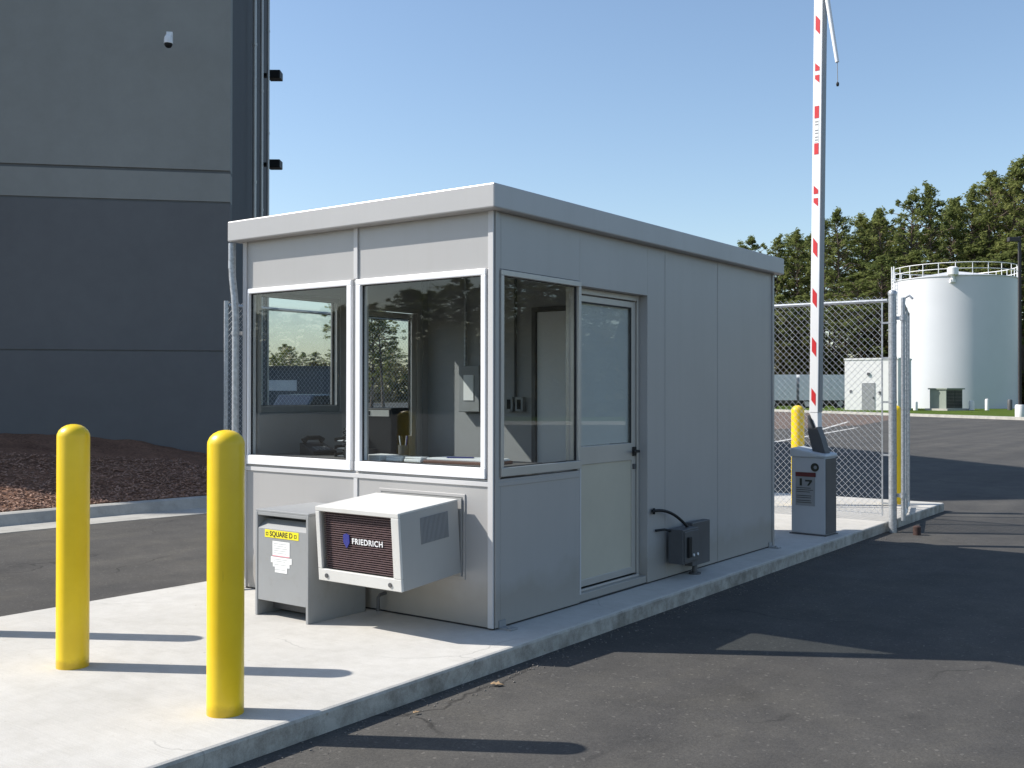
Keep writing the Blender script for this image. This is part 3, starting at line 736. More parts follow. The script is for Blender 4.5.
acb('lettering', tm, M['white'], gr)
mb = MB(); mb.prism([(-.026,.036),(0,.046),(.026,.036),(.026,-.01),(0,-.046),(-.026,-.01)], -0.003, 0.003, mat=Matrix.Translation((-0.118,-dp+0.010,0.262)) @ FACE_MY)
acb('badge', mb, M['blue'], gr)
mb = MB(); e = 0.02; z0, z1 = -0.045, hh+0.026
for a in ((-hx-e, hx+e, z1-0.02, z1), (-hx-e, hx+e, z0, z0+0.02), (-hx-e, -hx-0.002, z0+0.02, z1-0.02), (hx+0.002, hx+e, z0+0.02, z1-0.02)):
    mb.box(a[0], a[1], 0.0125, 0.0195, a[2], a[3])
build('wall_flange', mb, M['panel'], ac, 0.002, local=True)
mb = MB(); mb.box(-hx+0.003, hx-0.003, 0.002, 0.018, -0.022, hh); build('rear_closure', mb, M['ac_side'], ac, local=True)

# ------------------------------------------------------------------ grey electrical cabinet by the front wall
tr = thing('electrical_cabinet', 'low grey electrical cabinet with yellow label standing left of the air conditioner', 'electrical cabinet', (-1.285, -0.32, 0))
x0, x1, y0, y1 = -1.545, -1.035, -0.575, -0.06
mb = MB()
mb.box(x0, x0+0.022, y0, y1, 0.0, 0.685); mb.box(x1-0.022, x1, y0, y1, 0.0, 0.685)
mb.box(x0, x1, y0+0.001, y1, 0.685, 0.70); mb.box(x0+0.022, x1-0.022, y0+0.002, y0+0.02, 0.662, 0.685)
mb.box(x0+0.022, x1-0.022, y1-0.02, y1, 0.05, 0.685)
build('casing', mb, M['cab'], tr, 0.003)
mb = MB()
mb.box(x0+0.024, x1-0.024, y0+0.004, y0+0.022, 0.105, 0.578)
mb.add([(x0+0.024,y0+0.004,0.5785),(x1-0.024,y0+0.004,0.5785),(x1-0.024,y0+0.075,0.634),(x0+0.024,y0+0.075,0.634),
        (x0+0.024,y0+0.022,0.5785),(x1-0.024,y0+0.022,0.5785),(x1-0.024,y0+0.085,0.626),(x0+0.024,y0+0.085,0.626)],
       [(0,1,2,3),(4,7,6,5),(0,4,5,1),(2,6,7,3),(1,5,6,2),(0,3,7,4)])
build('front_panel', mb, M['cab'], tr, 0.002)
mb = MB(); mb.box(x0+0.03, x1-0.03, y0+0.13, y1-0.03, 0.03, 0.64); build('core', mb, M['dark'], tr)
lb = MB(); lx0, lx1 = -1.452, -1.128
lb.box(lx0, lx1, y0+0.002, y0+0.0036, 0.522, 0.572); lab = build('label_plate', lb, M['label'], tr)
tm = text_mesh('SQUARE D', 0.046, Matrix.Translation(((lx0+lx1)/2-0.004, y0+0.0015, 0.546)) @ FACE_MY, 0.0006, True, 1.0)
for xx in (lx0+0.022, lx1-0.03):
    tm.box(xx-.011, xx+.011, y0+.001, y0+.002, .534, .538); tm.box(xx-.011, xx+.011, y0+.001, y0+.002, .552, .556); tm.box(xx-.011, xx-.007, y0+.001, y0+.002, .538, .552); tm.box(xx+.007, xx+.011, y0+.001, y0+.002, .538, .552)
build('lettering', tm, M['ink'], lab)
mb = MB(); yy0, yy1 = y0+0.002, y0+0.0036
mb.box(-1.376, -1.212, yy0, yy1, 0.404, 0.502); mb.box(-1.392, -1.192, yy0, yy1, 0.362, 0.400); mb.box(-1.372, -1.212, yy0, yy1, 0.336, 0.362); mb.box(-1.352, -1.236, yy0, yy1, 0.300, 0.336)
st = build('paper_label', mb, M['paper'], tr)
mb = MB(); mb.box(-1.376,-1.212, yy0-.0004, yy0-.0001, 0.404, 0.410)
build('red_line', mb, M['pink'], st)
mb = MB()
for z in (0.485,0.470,0.455,0.440,0.425,0.384,0.372,0.350,0.318):
    mb.box(-1.362, -1.232-rng.uniform(0,.03), yy0-.0004, yy0-.0001, z, z+.0025)
build('print', mb, M['greyprint'], st)

# ------------------------------------------------------------------ disconnect box on the shaded side
db = thing('disconnect_box', 'dark grey disconnect box on a stub post against the booth side wall', 'electrical box', (0.1, 2.6, 0))
mb = MB(); mb.box(0.04, 0.17, 2.20, 2.47, 0.13, 0.40); mb.box(0.17,0.18,2.215,2.455,0.145,0.385); build('box', mb, M['dark'], db, 0.006)
mb = MB(); mb.box(0.03, 0.10, 2.50, 2.82, 0.07, 0.42); build('box', mb, M['dark'], db, 0.006)
mb = MB(); mb.box(0.18, 0.20, 2.25, 2.30, 0.18, 0.34); build('switch', mb, M['black'], db, 0.004)
mb = MB()
for y in (2.36, 2.43):
    mb = MB(); mb.tube([(0.18,y,0.19),(0.188,y,0.19)], 0.011, 10); build('seal', mb, M['white'], db)
mb = MB(); mb.tube([(0.08,2.58,0.0),(0.08,2.58,0.11)], 0.022, 12); mb.tube([(0.08,2.58,0.0),(0.08,2.58,0.012)], 0.05, 12); build('post', mb, M['dark'], db)
mb = MB(); pts = []
for k in range(13):
    a = k/12; pts.append((0.012+0.10*a, 2.0+0.40*a, 0.555+0.012*math.sin(a*3.1)-0.16*a**2.0))
mb.tube(pts, 0.012, 10); mb.tube([(0.012,2.0,0.555),(0.03,2.01,0.555)], 0.024, 10)
build('conduit', mb, M['black'], db)
mb = MB(); mb.tube([(0.012,2.05,0.40),(0.05,2.12,0.405),(0.06,2.21,0.385)], 0.010, 10); build('conduit', mb, M['black'], db)

# ------------------------------------------------------------------ yellow bollards
bprof = [(.084,0),(.084,1.235),(.0825,1.247),(.074,1.266),(.058,1.283),(.036,1.295),(.012,1.300)]
def bollard(x, y, lab, grp, first=None):
    if first is None:
        mb = MB(); mb.lathe(bprof, n=40); o = build('bollard', mb, M['yellow'], angle=60)
    else:
        o = first.copy(); COL.objects.link(o)
    o.location = (x, y, 0); tag(o, lab, 'bollard', grp); o.rotation_euler = (0,0,rng.uniform(0,6)); return o
b0 = bollard(-1.30, -2.015, 'yellow dome-topped bollard in front of the dark mulch bank, farther from the lane edge', 'yellow bollards before the booth')
bollard(0.020, -2.045, 'yellow dome-topped bollard near the island edge, overlapping the left corner of the booth', 'yellow bollards before the booth', b0)
bollard(-2.57, -2.00, 'yellow bollard just outside the left of the view, known by its shadow on the slab', 'yellow bollards before the booth', b0)
bollard(-1.20, 8.10, 'yellow bollard behind the grey barrier cabinet, seen through chain link', 'yellow bollards behind the booth', b0)
bollard(-0.20, 8.95, 'yellow bollard hidden mostly behind the thick galvanized gate post', 'yellow bollards behind the booth', b0)

# ------------------------------------------------------------------ barrier
ba = thing('barrier_gate', 'grey barrier gate cabinet with raised red and white arm', 'barrier', (-0.02, 5.5, 0), R(-4))
mb = MB(); mb.box(-.185,.185,-.13,.14,.012,.80); build('cabinet', mb, M['barrier'], ba, 0.008, local=True)
mb = MB(); mb.box(-.20,.20,-.145,.155,0,.012); build('base_plate', mb, M['dark'], ba, local=True)
mb = MB()
mb.add([(-.197,-.145,.80),(.197,-.145,.80),(.197,.155,.80),(-.197,.155,.80),(-.197,-.145,.895),(.197,-.145,.83),(.197,.155,.84),(-.197,.155,.905)],
       [(0,3,2,1),(4,5,6,7),(0,1,5,4),(1,2,6,5),(2,3,7,6),(3,0,4,7)])
build('cap', mb, M['barrier_top'], ba, 0.014, local=True)
mb = MB(); mb.box(.186,.190,-.122,.132,.02,.79); build('side_shade_panel', mb, M['dark'], ba, local=True)  # dark sheet over the whole cabinet side, painting in its shade
mb = MB(); mb.tube([(.075,-.131,.70),(.075,-.136,.70)], .044, 24); em = build('emblem', mb, M['ink'], ba, local=True)
mb = MB(); mb.tube([(.082,-.1365,.70),(.082,-.138,.70)], .018, 16); build('emblem_centre', mb, M['greyprint'], em, local=True)
mb = MB(); mb.box(-.135,.075,-.134,-.131,.30,.60); sg = build('warning_label', mb, M['cab'], ba, local=True)
mb = MB(); mb.box(-.135,.085,-.137,-.1345,.60,.645); build('warning_header', mb, M['darkred'], sg, local=True)
mb = MB(); mb.box(-.09,-.065,-.1355,-.1342,.505,.58); build('pictogram', mb, M['ink'], sg, local=True)
mb = MB(); mb.add([(-.03,-.1355,.568),(.045,-.1355,.568),(.045,-.1355,.55),(.012,-.1355,.508),(-.008,-.1355,.508),(.018,-.1355,.55),(-.03,-.1355,.55)],[(0,1,2,3,4,5,6)]); mb.add([(-.03,-.1342,.568),(.045,-.1342,.568),(.045,-.1342,.55),(.012,-.1342,.508),(-.008,-.1342,.508),(.018,-.1342,.55),(-.03,-.1342,.55)],[(6,5,4,3,2,1,0)]); build('pictogram', mb, M['ink'], sg, local=True)
mb = MB()
for z in (.48,.46,.44,.40,.38,.35,.33): mb.box(-.125,.06-rng.uniform(0,.05),-.1355,-.1342,z,z+.006)
build('print', mb, M['ink'], sg, local=True)
def arm_pt(mb): mb.v = [tuple(ARM @ Vector(v)) for v in mb.v]; return mb
ARM = Matrix.Translation((.012,.03,0)) @ Matrix.Rotation(R(0.75),4,'Y')
arm = MB(); arm.prism([(-.066,-.05),(.030,-.05),(.030,.05),(-.066,.05)], 1.26, 6.1)
# pointed foot of the arm
arm.add([(-.066,-.05,1.2595),(.030,-.05,1.2595),(.030,.05,1.2595),(-.066,.05,1.2595),(.02,-.05,1.06),(.035,-.05,1.06),(.035,.05,1.06),(.02,.05,1.06)],
        [(4,5,6,7),(0,1,5,4),(1,2,6,5),(2,3,7,6),(3,0,4,7)])
am = build('arm', arm_pt(arm), M['white'], ba, 0.006, local=True)
mb = MB(); mb.box(.031,.040,-.04,.04,1.27,6.1); build('edge_strip', arm_pt(mb), M['cab'], am, local=True)
def para(z0, z1, xa=-.044, xb=.004, sk=.06, kind=0):
    mb = MB(); y = -.0525; la = 0 if kind == 1 else sk; lb = 0 if kind == 2 else sk
    mb.add([(xa,y,z0+la),(xb,y,z0),(xb,y,z1-lb),(xa,y,z1),(xa,y+.0015,z0+la),(xb,y+.0015,z0),(xb,y+.0015,z1-lb),(xa,y+.0015,z1)],
           [(0,1,2,3),(4,7,6,5),(0,4,5,1),(1,5,6,2),(2,6,7,3),(3,7,4,0)])
    build('stripe', arm_pt(mb), M['red'], am, local=True)
for a, b in ((5.19,5.40),(2.872,3.081),(2.351,2.559),(1.84,2.048),(1.33,1.517)): para(a, b)
for a, b in ((4.324,4.45),(3.948,4.063)): para(a, b, sk=0.0)
for a, b in ((4.69,4.90),(3.405,3.624)):
    m_ = (a+b)/2; para(m_+.022, b, sk=.045, kind=1); para(a, m_-.022, sk=.045, kind=2)
mb = MB(); mb.box(-.044,.004,-.0525,-.051,4.075,4.31)
ms = build('rating_label', arm_pt(mb), M['paper'], am, local=True)
mb = MB()
for z in (4.28,4.25,4.19,4.16,4.12,4.09): mb.box(-.037,-.003,-.0535,-.0527,z,z+.012)
build('print', arm_pt(mb), M['greyprint'], ms, local=True)
mb = MB(); mb.prism([(-.040,1.235),(.018,1.09),(.062,1.115),(.108,1.0),(.155,.845),(.02,.845),(-.035,1.05)], -.058, .066, mat=Matrix(((1,0,0,0),(0,0,1,0),(0,1,0,0),(0,0,0,1))))
build('arm_bracket', mb, M['dark'], ba, 0.004, local=True)
# hanging tip section
mb = MB(); mb.tube([(.120,.0,6.0),(.160,.0,5.52),(.262,.0,4.87)], [.026,.024,.020], 10); sr = build('hanging_rod', mb, M['white'], ba, local=True)
mb = MB(); mb.tube([(.262,.0,4.87),(.266,.0,4.66)], .004, 6); build('cord', mb, M['greyprint'], sr, local=True)
mb = MB(); mb.lathe([(.004,4.665),(.014,4.655),(.016,4.64),(.012,4.622),(.003,4.618)], (.266,0), 10); build('foot', mb, M['black'], sr, local=True)

# ------------------------------------------------------------------ chain link
def chainlink(P0, P1, z0, z1, pitch=0.0375, r=0.0026):
    P0 = Vector((P0[0],P0[1],0)); P1 = Vector((P1[0],P1[1],0)); L = (P1-P0).length; d = (P1-P0).normalized(); nn = Vector((-d.y,d.x,0))
    mb = MB(); nw = int(L/pitch); ns = int((z1-z0)/pitch)
    for i in range(nw+1):
        pts = []
        for k in range(ns+1):
            u = (i + (0.5 if (k + i) % 2 else -0.5))*pitch; u = min(max(u, 0), L)
            pts.append(P0 + d*u + nn*(r*0.9*(1 if k % 2 else -1)) + Vector((0,0,z0+(z1-z0)*k/ns)))
        # three-sided wire
        vs = []
        for q in pts:
            for a in (0, 2.094, 4.189): vs.append(q + d*(r*1.2*math.cos(a)) + nn*(r*1.2*math.sin(a)))
        fs = [(k*3+j, k*3+(j+1)%3, (k+1)*3+(j+1)%3, (k+1)*3+j) for k in range(len(pts)-1) for j in range(3)]
        mb.add(vs, fs)
    return mb
fe = thing('chain_link_fence', 'galvanized chain link fence panel crossing the island behind the booth', 'fence', (-1.2, 6.95, 0))
build('fabric', chainlink((-2.6,6.95),(0.25,6.95),0.07,2.57), M['wire'], fe)
mb = MB(); mb.tube([(-2.68,6.96,2.515),(0.30,6.96,2.515)], 0.022, 12); build('rail', mb, M['galv'], fe)
mb = MB(); mb.tube([(-2.62,6.96,0.09),(0.25,6.96,0.09)], 0.004, 6); build('tension_wire', mb, M['galv'], fe)
mb = MB(); mb.box(0.235,0.252,6.944,6.952,0.07,2.55); build('tension_bar', mb, M['galv'], fe)
mb = MB(); mb.tube([(0.365,6.93,-0.3),(0.365,6.93,2.60)], 0.044, 20); mb.lathe([(.048,2.57),(.050,2.60),(.04,2.62),(.01,2.63)], (0.365,6.93), 20)
ps = build('post', mb, M['galv'], fe)
for z in (0.2,0.75,1.35,1.85,2.25):
    mb = MB(); mb.tube([(0.365,6.93,z),(0.365,6.93,z+0.025)], 0.048, 20); mb.box(0.24,0.325,6.936,6.944,z,z+0.022); build('clamp', mb, M['galv'], ps)
mb = MB(); mb.tube([(-2.68,6.95,-0.05),(-2.68,6.95,2.56)], 0.036, 16); build('post', mb, M['galv'], fe)
# right gate leaf, standing open and seen edge on
ga = thing('swing_gate', 'open chain link gate leaf seen edge-on beside the thick galvanized post', 'gate', (0.475, 6.95, 0))
g0 = Vector((0.475,6.95,0)); g1 = Vector((0.055,8.62,0)); gd = (g1-g0).normalized(); GLn = (g1-g0).length
build('fabric', chainlink((g0.x,g0.y),(g1.x,g1.y),0.09,2.47), M['wire'], ga)
for f_ in (0.0, 0.5, 1.0):
    p = g0 + gd*GLn*f_; mb = MB(); mb.tube([(p.x,p.y,0.03),(p.x,p.y,2.54 if f_ < .1 else 2.49)], 0.024, 14); build('upright', mb, M['galv'], ga)
for z in (0.06, 2.47):
    a = g0+gd*0.025; b = g1-gd*0.025; mb = MB(); mb.tube([(a.x,a.y,z),(b.x,b.y,z)], 0.022, 12); build('rail', mb, M['galv'], ga)
for z in (0.28, 2.28):
    mb = MB(); mb.tube([(0.475,6.95,z),(0.475,6.95,z+0.06)], 0.032, 14); mb.box(0.405,0.46,6.925,6.955,z+0.01,z+0.05); build('hinge', mb, M['galv'], ga)
mb = MB(); p = g0+gd*0.3; mb.tube([(p.x,p.y,2.49),(p.x+.01,p.y,2.56),(p.x+.06,p.y,2.585),(p.x+.1,p.y,2.545)], 0.014, 8); build('latch_hook', mb, M['galv'], ga)
# left gate leaf along the kerb
gl = thing('swing_gate', 'tall chain link gate leaf standing open along the left kerb, seen behind the booth corner', 'gate', (-7.6, 3.94, GZ))
def lx(y): return -7.6
build('fabric', chainlink((lx(3.94),3.94),(lx(8.3),8.3),-0.02,2.69,r=0.0019), M['wire'], gl)
for y in (3.94, 6.1, 8.3):
    mb = MB(); mb.tube([(lx(y),y,GZ+0.01),(lx(y),y,2.66 if y > 5 else 2.70)], 0.03, 14); build('upright', mb, M['galv'], gl)
for z in (0.0, 2.64):
    mb = MB(); mb.tube([(lx(3.97),3.97,z),(lx(8.27),8.27,z)], 0.024, 12); build('rail', mb, M['galv'], gl)
# gate stop
mb = MB(); mb.lathe([(.042,-.2),(.042,0.03),(.030,.042),(.01,.045)], (0,0), 16); o = build('gate_stop', mb, M['rust']); o.location = (0.646,6.87,GZ+0.06)
tag(o, 'short rusty gate stop poking from the asphalt beside the gate post', 'gate stop')

# ------------------------------------------------------------------ far side: tank and its yard
TC = W(91.4, 38.66); TR, TZ = 5.05, 11.1
tk = thing('storage_tank', 'big white cylindrical storage tank with railing round its top', 'tank', (TC.x, TC.y, 0))
mb = MB(); pr = [(TR,-.1)]
pr += [(TR,TZ),(TR+.07,TZ+.002),(TR+.07,TZ+.07),(TR-.1,TZ+.08),(0.2,TZ+.9)]
mb.lathe(pr, (TC.x,TC.y), 96); build('shell', mb, M['tank'], tk, angle=30)
mb = MB()
for k in range(24):
    a = 2*math.pi*k/24; x, y = TC.x+TR*math.cos(a), TC.y+TR*math.sin(a); mb.tube([(x,y,TZ+.07),(x,y,TZ+1.15)], 0.035, 8)
for z in (TZ+1.13, TZ+.62):
    mb.tube([(TC.x+TR*math.cos(2*math.pi*k/64), TC.y+TR*math.sin(2*math.pi*k/64), z) for k in range(65)], 0.032, 8, caps=False)
build('railing', mb, M['white'], tk)
q = TC - FW*4.75 - RT*2.1
mb = MB(); mb.lathe([(.25,TZ+.0),(.45,TZ+.1),(.45,TZ+.65),(.25,TZ+.75)], (q.x,q.y), 16); mb.tube([(q.x,q.y,TZ-.5),(q.x,q.y,TZ+.3)], .14, 10); mb.box(-.2,.2,-.1,.4,TZ-.55,TZ-.3, mat=Matrix.Translation((q.x,q.y,0)) @ Matrix.Rotation(YAW,4,'Z'))
build('vent', mb, M['white'], tk)
q = TC - RT*(TR+.3)
mb = MB()
for s_ in (-.25,.25):
    p = q + FW*s_; mb.tube([(p.x,p.y,8.5),(p.x,p.y,TZ+1.3)], .05, 8)
for k in range(10): 
    a = q - FW*.25; b = q + FW*.25; z = 8.6+k*.3; mb.tube([(a.x,a.y,z),(b.x,b.y,z)], .025, 6)
build('ladder', mb, M['white'], tk)
# green transformer
P = W(80, 33.2); t = thing('pad_transformer', 'grey green transformer box with dark louvred doors on a pad before the tank', 'transformer', (P.x,P.y,0), YAW+R(30))
mb = MB(); mb.box(-1.4,1.3,-1.2,.8,-.05,.2); build('pad', mb, M['kerb'], t, local=True)
mb = MB(); mb.box(-.95,.95,-.75,.7,.2,1.65); build('casing', mb, M['tgreen'], t, local=True)
mb = MB(); mb.box(-1.05,1.05,-.9,.8,1.65,1.75); build('hood', mb, M['tgreen'], t, local=True)
for a in (-.85,.03):
    mb = MB()
    for k in range(12): mb.box(a,a+.82,-.79+.0005*k,-.752,.27+k*.11,.27+k*.11+.085)
    build('door', mb, M['black'], t, local=True)
# white pipe stubs near the tank foot
sl = [(78.5,30.3,.55,.16,'left of the green transformer'),(79.5,34.95,.6,.2,'just right of the green transformer'),(79,35.9,.75,.15,'below the middle of the tank'),(80,38.1,.7,.18,'near the lamp base')]
for d, l, h, r_, lab in sl:
    p = W(d,l); mb = MB(); mb.lathe([(r_,-.02),(r_,h),(r_*.8,h+.08),(.02,h+.1)], (0,0), 14); o = build('pipe_stub', mb, M['block'] if 'near' not in lab else M['dark']); o.location = (p.x,p.y,0.1)
    tag(o, 'short pipe stub in the grass '+lab, 'pipe stub', 'pipe stubs at the tank foot')
# light pole
P = W(60, 29.15); t = thing('light_pole', 'dark light pole on a white concrete base at the right edge', 'light pole', (P.x,P.y,0), YAW)
mb = MB(); mb.lathe([(.26,-.1),(.26,.68),(.22,.74)], (0,0), 20); build('base', mb, M['block'], t, local=True)
mb = MB(); mb.box(-.07,.07,-.07,.07,.74,10.4); build('pole', mb, M['pole'], t, local=True)
mb = MB(); mb.box(-.66,-.07,-.16,.16,10.1,10.35); build('fixture', mb, M['pole'], t, 0.03, local=True)
# trailers
tg = 'pale trailers parked beyond the fence'
def trailer(px0, px1, d, lab):
    l0_ = (px0-512)/1045.35*d; l1_ = (px1-512)/1045.35*d; p = W(d, (l0_+l1_)/2); hw = (l1_-l0_)/2
    t = thing('trailer', lab, 'trailer', (p.x,p.y,0), YAW, tg)
    mb = MB(); mb.box(-hw,hw,0,2.5,.72,2.95)
    k = -hw+.3
    while k < hw-.1: mb.box(k,k+.04,-.015,0,.75,2.9); k += .6
    build('body', mb, M['trailer'], t, local=True)
    mb = MB(); mb.box(-hw+.1,hw-.1,.3,2.2,.5,.72); build('chassis', mb, M['dark'], t, local=True)
    for a in (-hw*.7,-hw*.7+1.15,hw*.55):
        mb = MB(); mb.tube([(a,.08,.40),(a,.34,.40)], .5, 18); w_ = build('wheel', mb, M['tyre'], t, local=True)
        mb = MB(); mb.tube([(a,.07,.40),(a,.079,.40)], .24, 14); build('rim', mb, M['galv'], w_, local=True)
trailer(690, 796.5, 91, 'pale grey trailer beyond the fence, left one, partly behind the booth')
trailer(799.5, 852, 91, 'pale grey trailer beyond the fence, right one, beside the white block building')
# white block utility building
P = W(81, (869-512)/1045.35*81); t = thing('utility_building', 'small white block building with a grey door between the trailer and the tank', 'building', (P.x,P.y,0), 0.0)
mb = MB(); mb.box(-1.9,2.2,0,3.5,-.1,3.95); mb.box(-1.95,2.25,-.05,3.55,3.95,4.08); build('wall', mb, M['block'], t, local=True)
mb = MB(); mb.box(-.55,.45,-.04,0,0.02,2.15); dd = build('door', mb, M['cab'], t, local=True)
mb = MB(); mb.box(.3,.36,-.09,-.041,.95,1.08); build('handle', mb, M['dark'], dd, local=True)
mb = MB(); mb.box(-.12,.05,-.12,0,2.75,2.95); build('lamp', mb, M['dark'], t, local=True)
mb = MB(); mb.box(.75,.9,-.06,0,1.25,1.5); mb.box(-1.5,-1.35,-.05,0,1.4,1.6); build('meter', mb, M['dark'], t, local=True)

# things seen through the booth glass on the left
P = W(118,-27.5); t = thing('far_warehouse', 'low dark building with a pale band, far off through the left front window', 'building', (P.x,P.y,0), YAW)
mb = MB(); mb.box(-7,7,0,8,-.1,4.1); build('wall', mb, M['darkbuild'], t, local=True)
mb = MB(); mb.box(-3.4,3.2,-.05,0,1.5,2.7); build('band', mb, M['trailer'], t, local=True)
mb = MB(); mb.box(-7.2,7.2,-.2,8.2,4.1,4.3); build('roof', mb, M['dark'], t, local=True)
def car(d, l, rz, lab):
    P = W(d, l); t = thing('parked_car', lab, 'car', (P.x,P.y,GZ), rz, 'cars parked far beyond the left lane')
    mb = MB()
    side = [(-2.2,.35),(-2.15,.85),(-1.9,.95),(-1.35,1.42),(.25,1.45),(.95,1.0),(2.0,.85),(2.2,.6),(2.15,.33)]
    A = Matrix(((1,0,0,0),(0,0,1,0),(0,1,0,0),(0,0,0,1)))
    mb.prism(side, -.86, .86, mat=A); build('body', mb, M['carpaint'], t, 0.06, local=True)
    mb = MB(); mb.prism([(-1.7,.98),(-1.28,1.36),(.2,1.38),(.75,1.0)], -.868, .868, mat=A); build('window', mb, M['black'], t, local=True)
    for x in (-1.35,1.35):
        for y in (-.8,.8):
            mb = MB(); mb.tube([(x,y-.1,.33),(x,y+.1,.33)], .33, 18); w_ = build('wheel', mb, M['tyre'], t, local=True)
            mb = MB(); s_ = 1 if y > 0 else -1; mb.tube([(x,y+.1*s_,.33),(x,y+.11*s_,.33)], .19, 14); build('rim', mb, M['galv'], w_, local=True)
    for y in (-.62,.62):
        mb = MB(); mb.box(-2.215,-2.17,y-.18,y+.18,.68,.86); build('tail_light', mb, M['lens'], t, local=True)
car(48,-9.3, R(75)+YAW, 'dark parked car with red tail light seen through the left front window')
car(47,-12.3, R(75)+YAW, 'dark parked car left of the one with the visible tail light, behind the booth glass')

# ------------------------------------------------------------------ trees
def crown_mesh(seed, H, base, rad, ncl, cards, card, wmul=1.0):
    rg = random.Random(seed); mb = MB(); trunk = MB()
    bx, by = rg.uniform(-.5,.5), rg.uniform(-.5,.5)
    def tp(z): t = z/H; return Vector((bx*t*t*2, by*math.sin(t*2.2)*1.2, z))
    zz = [H*k/9*0.97 for k in range(10)]
    trunk.tube([tp(z) for z in zz], [0.30*(H/20)*(1-0.86*k/9) for k in range(10)], 8)
    for c in range(ncl):
        t = (c+rg.random())/ncl; z = base*H + (1-base)*H*(t**0.85)
        env = math.sin(math.pi*min(1,(0.16+0.86*t)))**0.7 if t < .98 else .25
        L = rad*env*rg.uniform(.35,1.25)
        a = c*2.4 + rg.uniform(-.5,.5)
        o = tp(z); e = o + Vector((math.cos(a)*L, math.sin(a)*L, L*rg.uniform(-.05,.55)))
        trunk.tube([o, (o+e)/2 + Vector((0,0,.12*L)), e], [.07*(1-.5*t),.05,.02], 5, caps=False)
        for kk, cc in enumerate((e, o.lerp(e,.62))):
            cr = rg.uniform(.26,.70)*(1 if kk == 0 else .7)*wmul
            for q in range(int(cards*(1 if kk == 0 else .5))):
                v = Vector((rg.gauss(0,1),rg.gauss(0,1),rg.gauss(0,.62)))
                v = v.normalized()*cr*(rg.random()**.45)
                p = cc + Vector((v.x, v.y, v.z*.85+.2))
                l = card*rg.uniform(.6,1.4); w = l*rg.uniform(.2,.42)
                m3 = Matrix.Rotation(rg.uniform(0,6.28),3,'Z') @ Matrix.Rotation(rg.uniform(-1.2,1.2),3,'X') @ Matrix.Rotation(rg.uniform(-.9,.9),3,'Y')
                x_ = m3 @ Vector((l,0,0)); y_ = m3 @ Vector((0,w,0))
                mb.add([p-x_, p-y_*.9, p+x_, p+y_], [(0,1,2,3)])
    return trunk, mb
PROTO = []
for s_, (base, rad, ncl, cards) in enumerate(((.36,3.5,92,25),(.46,3.1,80,25),(.28,3.9,108,24),(.54,3.5,66,28),(.42,2.7,84,25))):
    tk_, cr_ = crown_mesh(20+s_, 20.0, base, rad, ncl, int(cards*1.75), .205)
    PROTO.append((tk_, cr_))
def proto_tree(k):
    t = thing('pine_tree', '', '')
    for key in ('label','category'):
        if key in t: del t[key]
    build('trunk', PROTO[k][0], M['bark'], t, local=True); build('crown', PROTO[k][1], M['needles'], t, local=True)
    return t
protos = {}
def plant(k, loc, h, rz, lab, grp, wide=1.0):
    sc = h/20.0
    if k not in protos: t = proto_tree(k); protos[k] = t; t.location = loc; t.rotation_euler = (0,0,rz)
    else: t = dup(protos[k], loc, rz)
    t.scale = (sc*wide, sc*wide, sc); tag(t, lab, 'tree', grp); return t
rt = random.Random(11)
def px_tree(px, ytop, d, lab, grp, wide=1.0):
    h = (1.48 + (391-ytop)/1045.35*d)*1.0; p = W(d, (px-512)/1045.35*d); p.z = -0.15
    return plant(rt.randrange(5), p, h+.15, rt.uniform(0,6.28), lab, grp, wide)
FG = 'tall pines of the wood behind the tank'
FL = 'tall pine tree in the wood behind the fence and the white tank'
front = [(738,247,120),(757,240,121),(778,238,118),(800,232,117),(822,222,114),(842,211,112),(866,216,113),(884,211,112),(906,196,112),(930,187,111),(951,204,113),(970,190,111),(989,174,110),(1010,166,109),(1034,158,108),(1060,165,108),(1085,180,110)]
for px, y, d in front: px_tree(px, y, d, FL, FG, .70)
for k in range(26):
    px = 728 + k*14.5 + rt.uniform(-7,7); base = 252 - max(0,(px-740))*0.29
    px_tree(px, base + rt.uniform(2,44), rt.uniform(119,132), FL, FG, rt.uniform(.7,1.1))
for k in range(22):
    px = 735 + k*16 + rt.uniform(-8,8); base = 300 - max(0,(px-740))*0.18
    px_tree(px, base + rt.uniform(-16,26), rt.uniform(105,110), 'younger pine tree, shorter, at the front edge of the wood behind the tank', 'young pines at the edge of the wood', 1.35)
# far trees seen through the booth's glass
for k in range(16):
    px = 245 + k*12 + rt.uniform(-4,4); px_tree(px, 350+rt.uniform(-9,6), rt.uniform(165,185), 'distant pine tree in the far tree line seen through the booth windows', 'distant pines behind the booth', 1.25)
for px, y, d in ((358,300,62),(371,308,64),(384,318,63)): px_tree(px, y, d, 'nearer dark pine tree seen through the booth door glass', 'nearer pines behind the booth', 1.3)
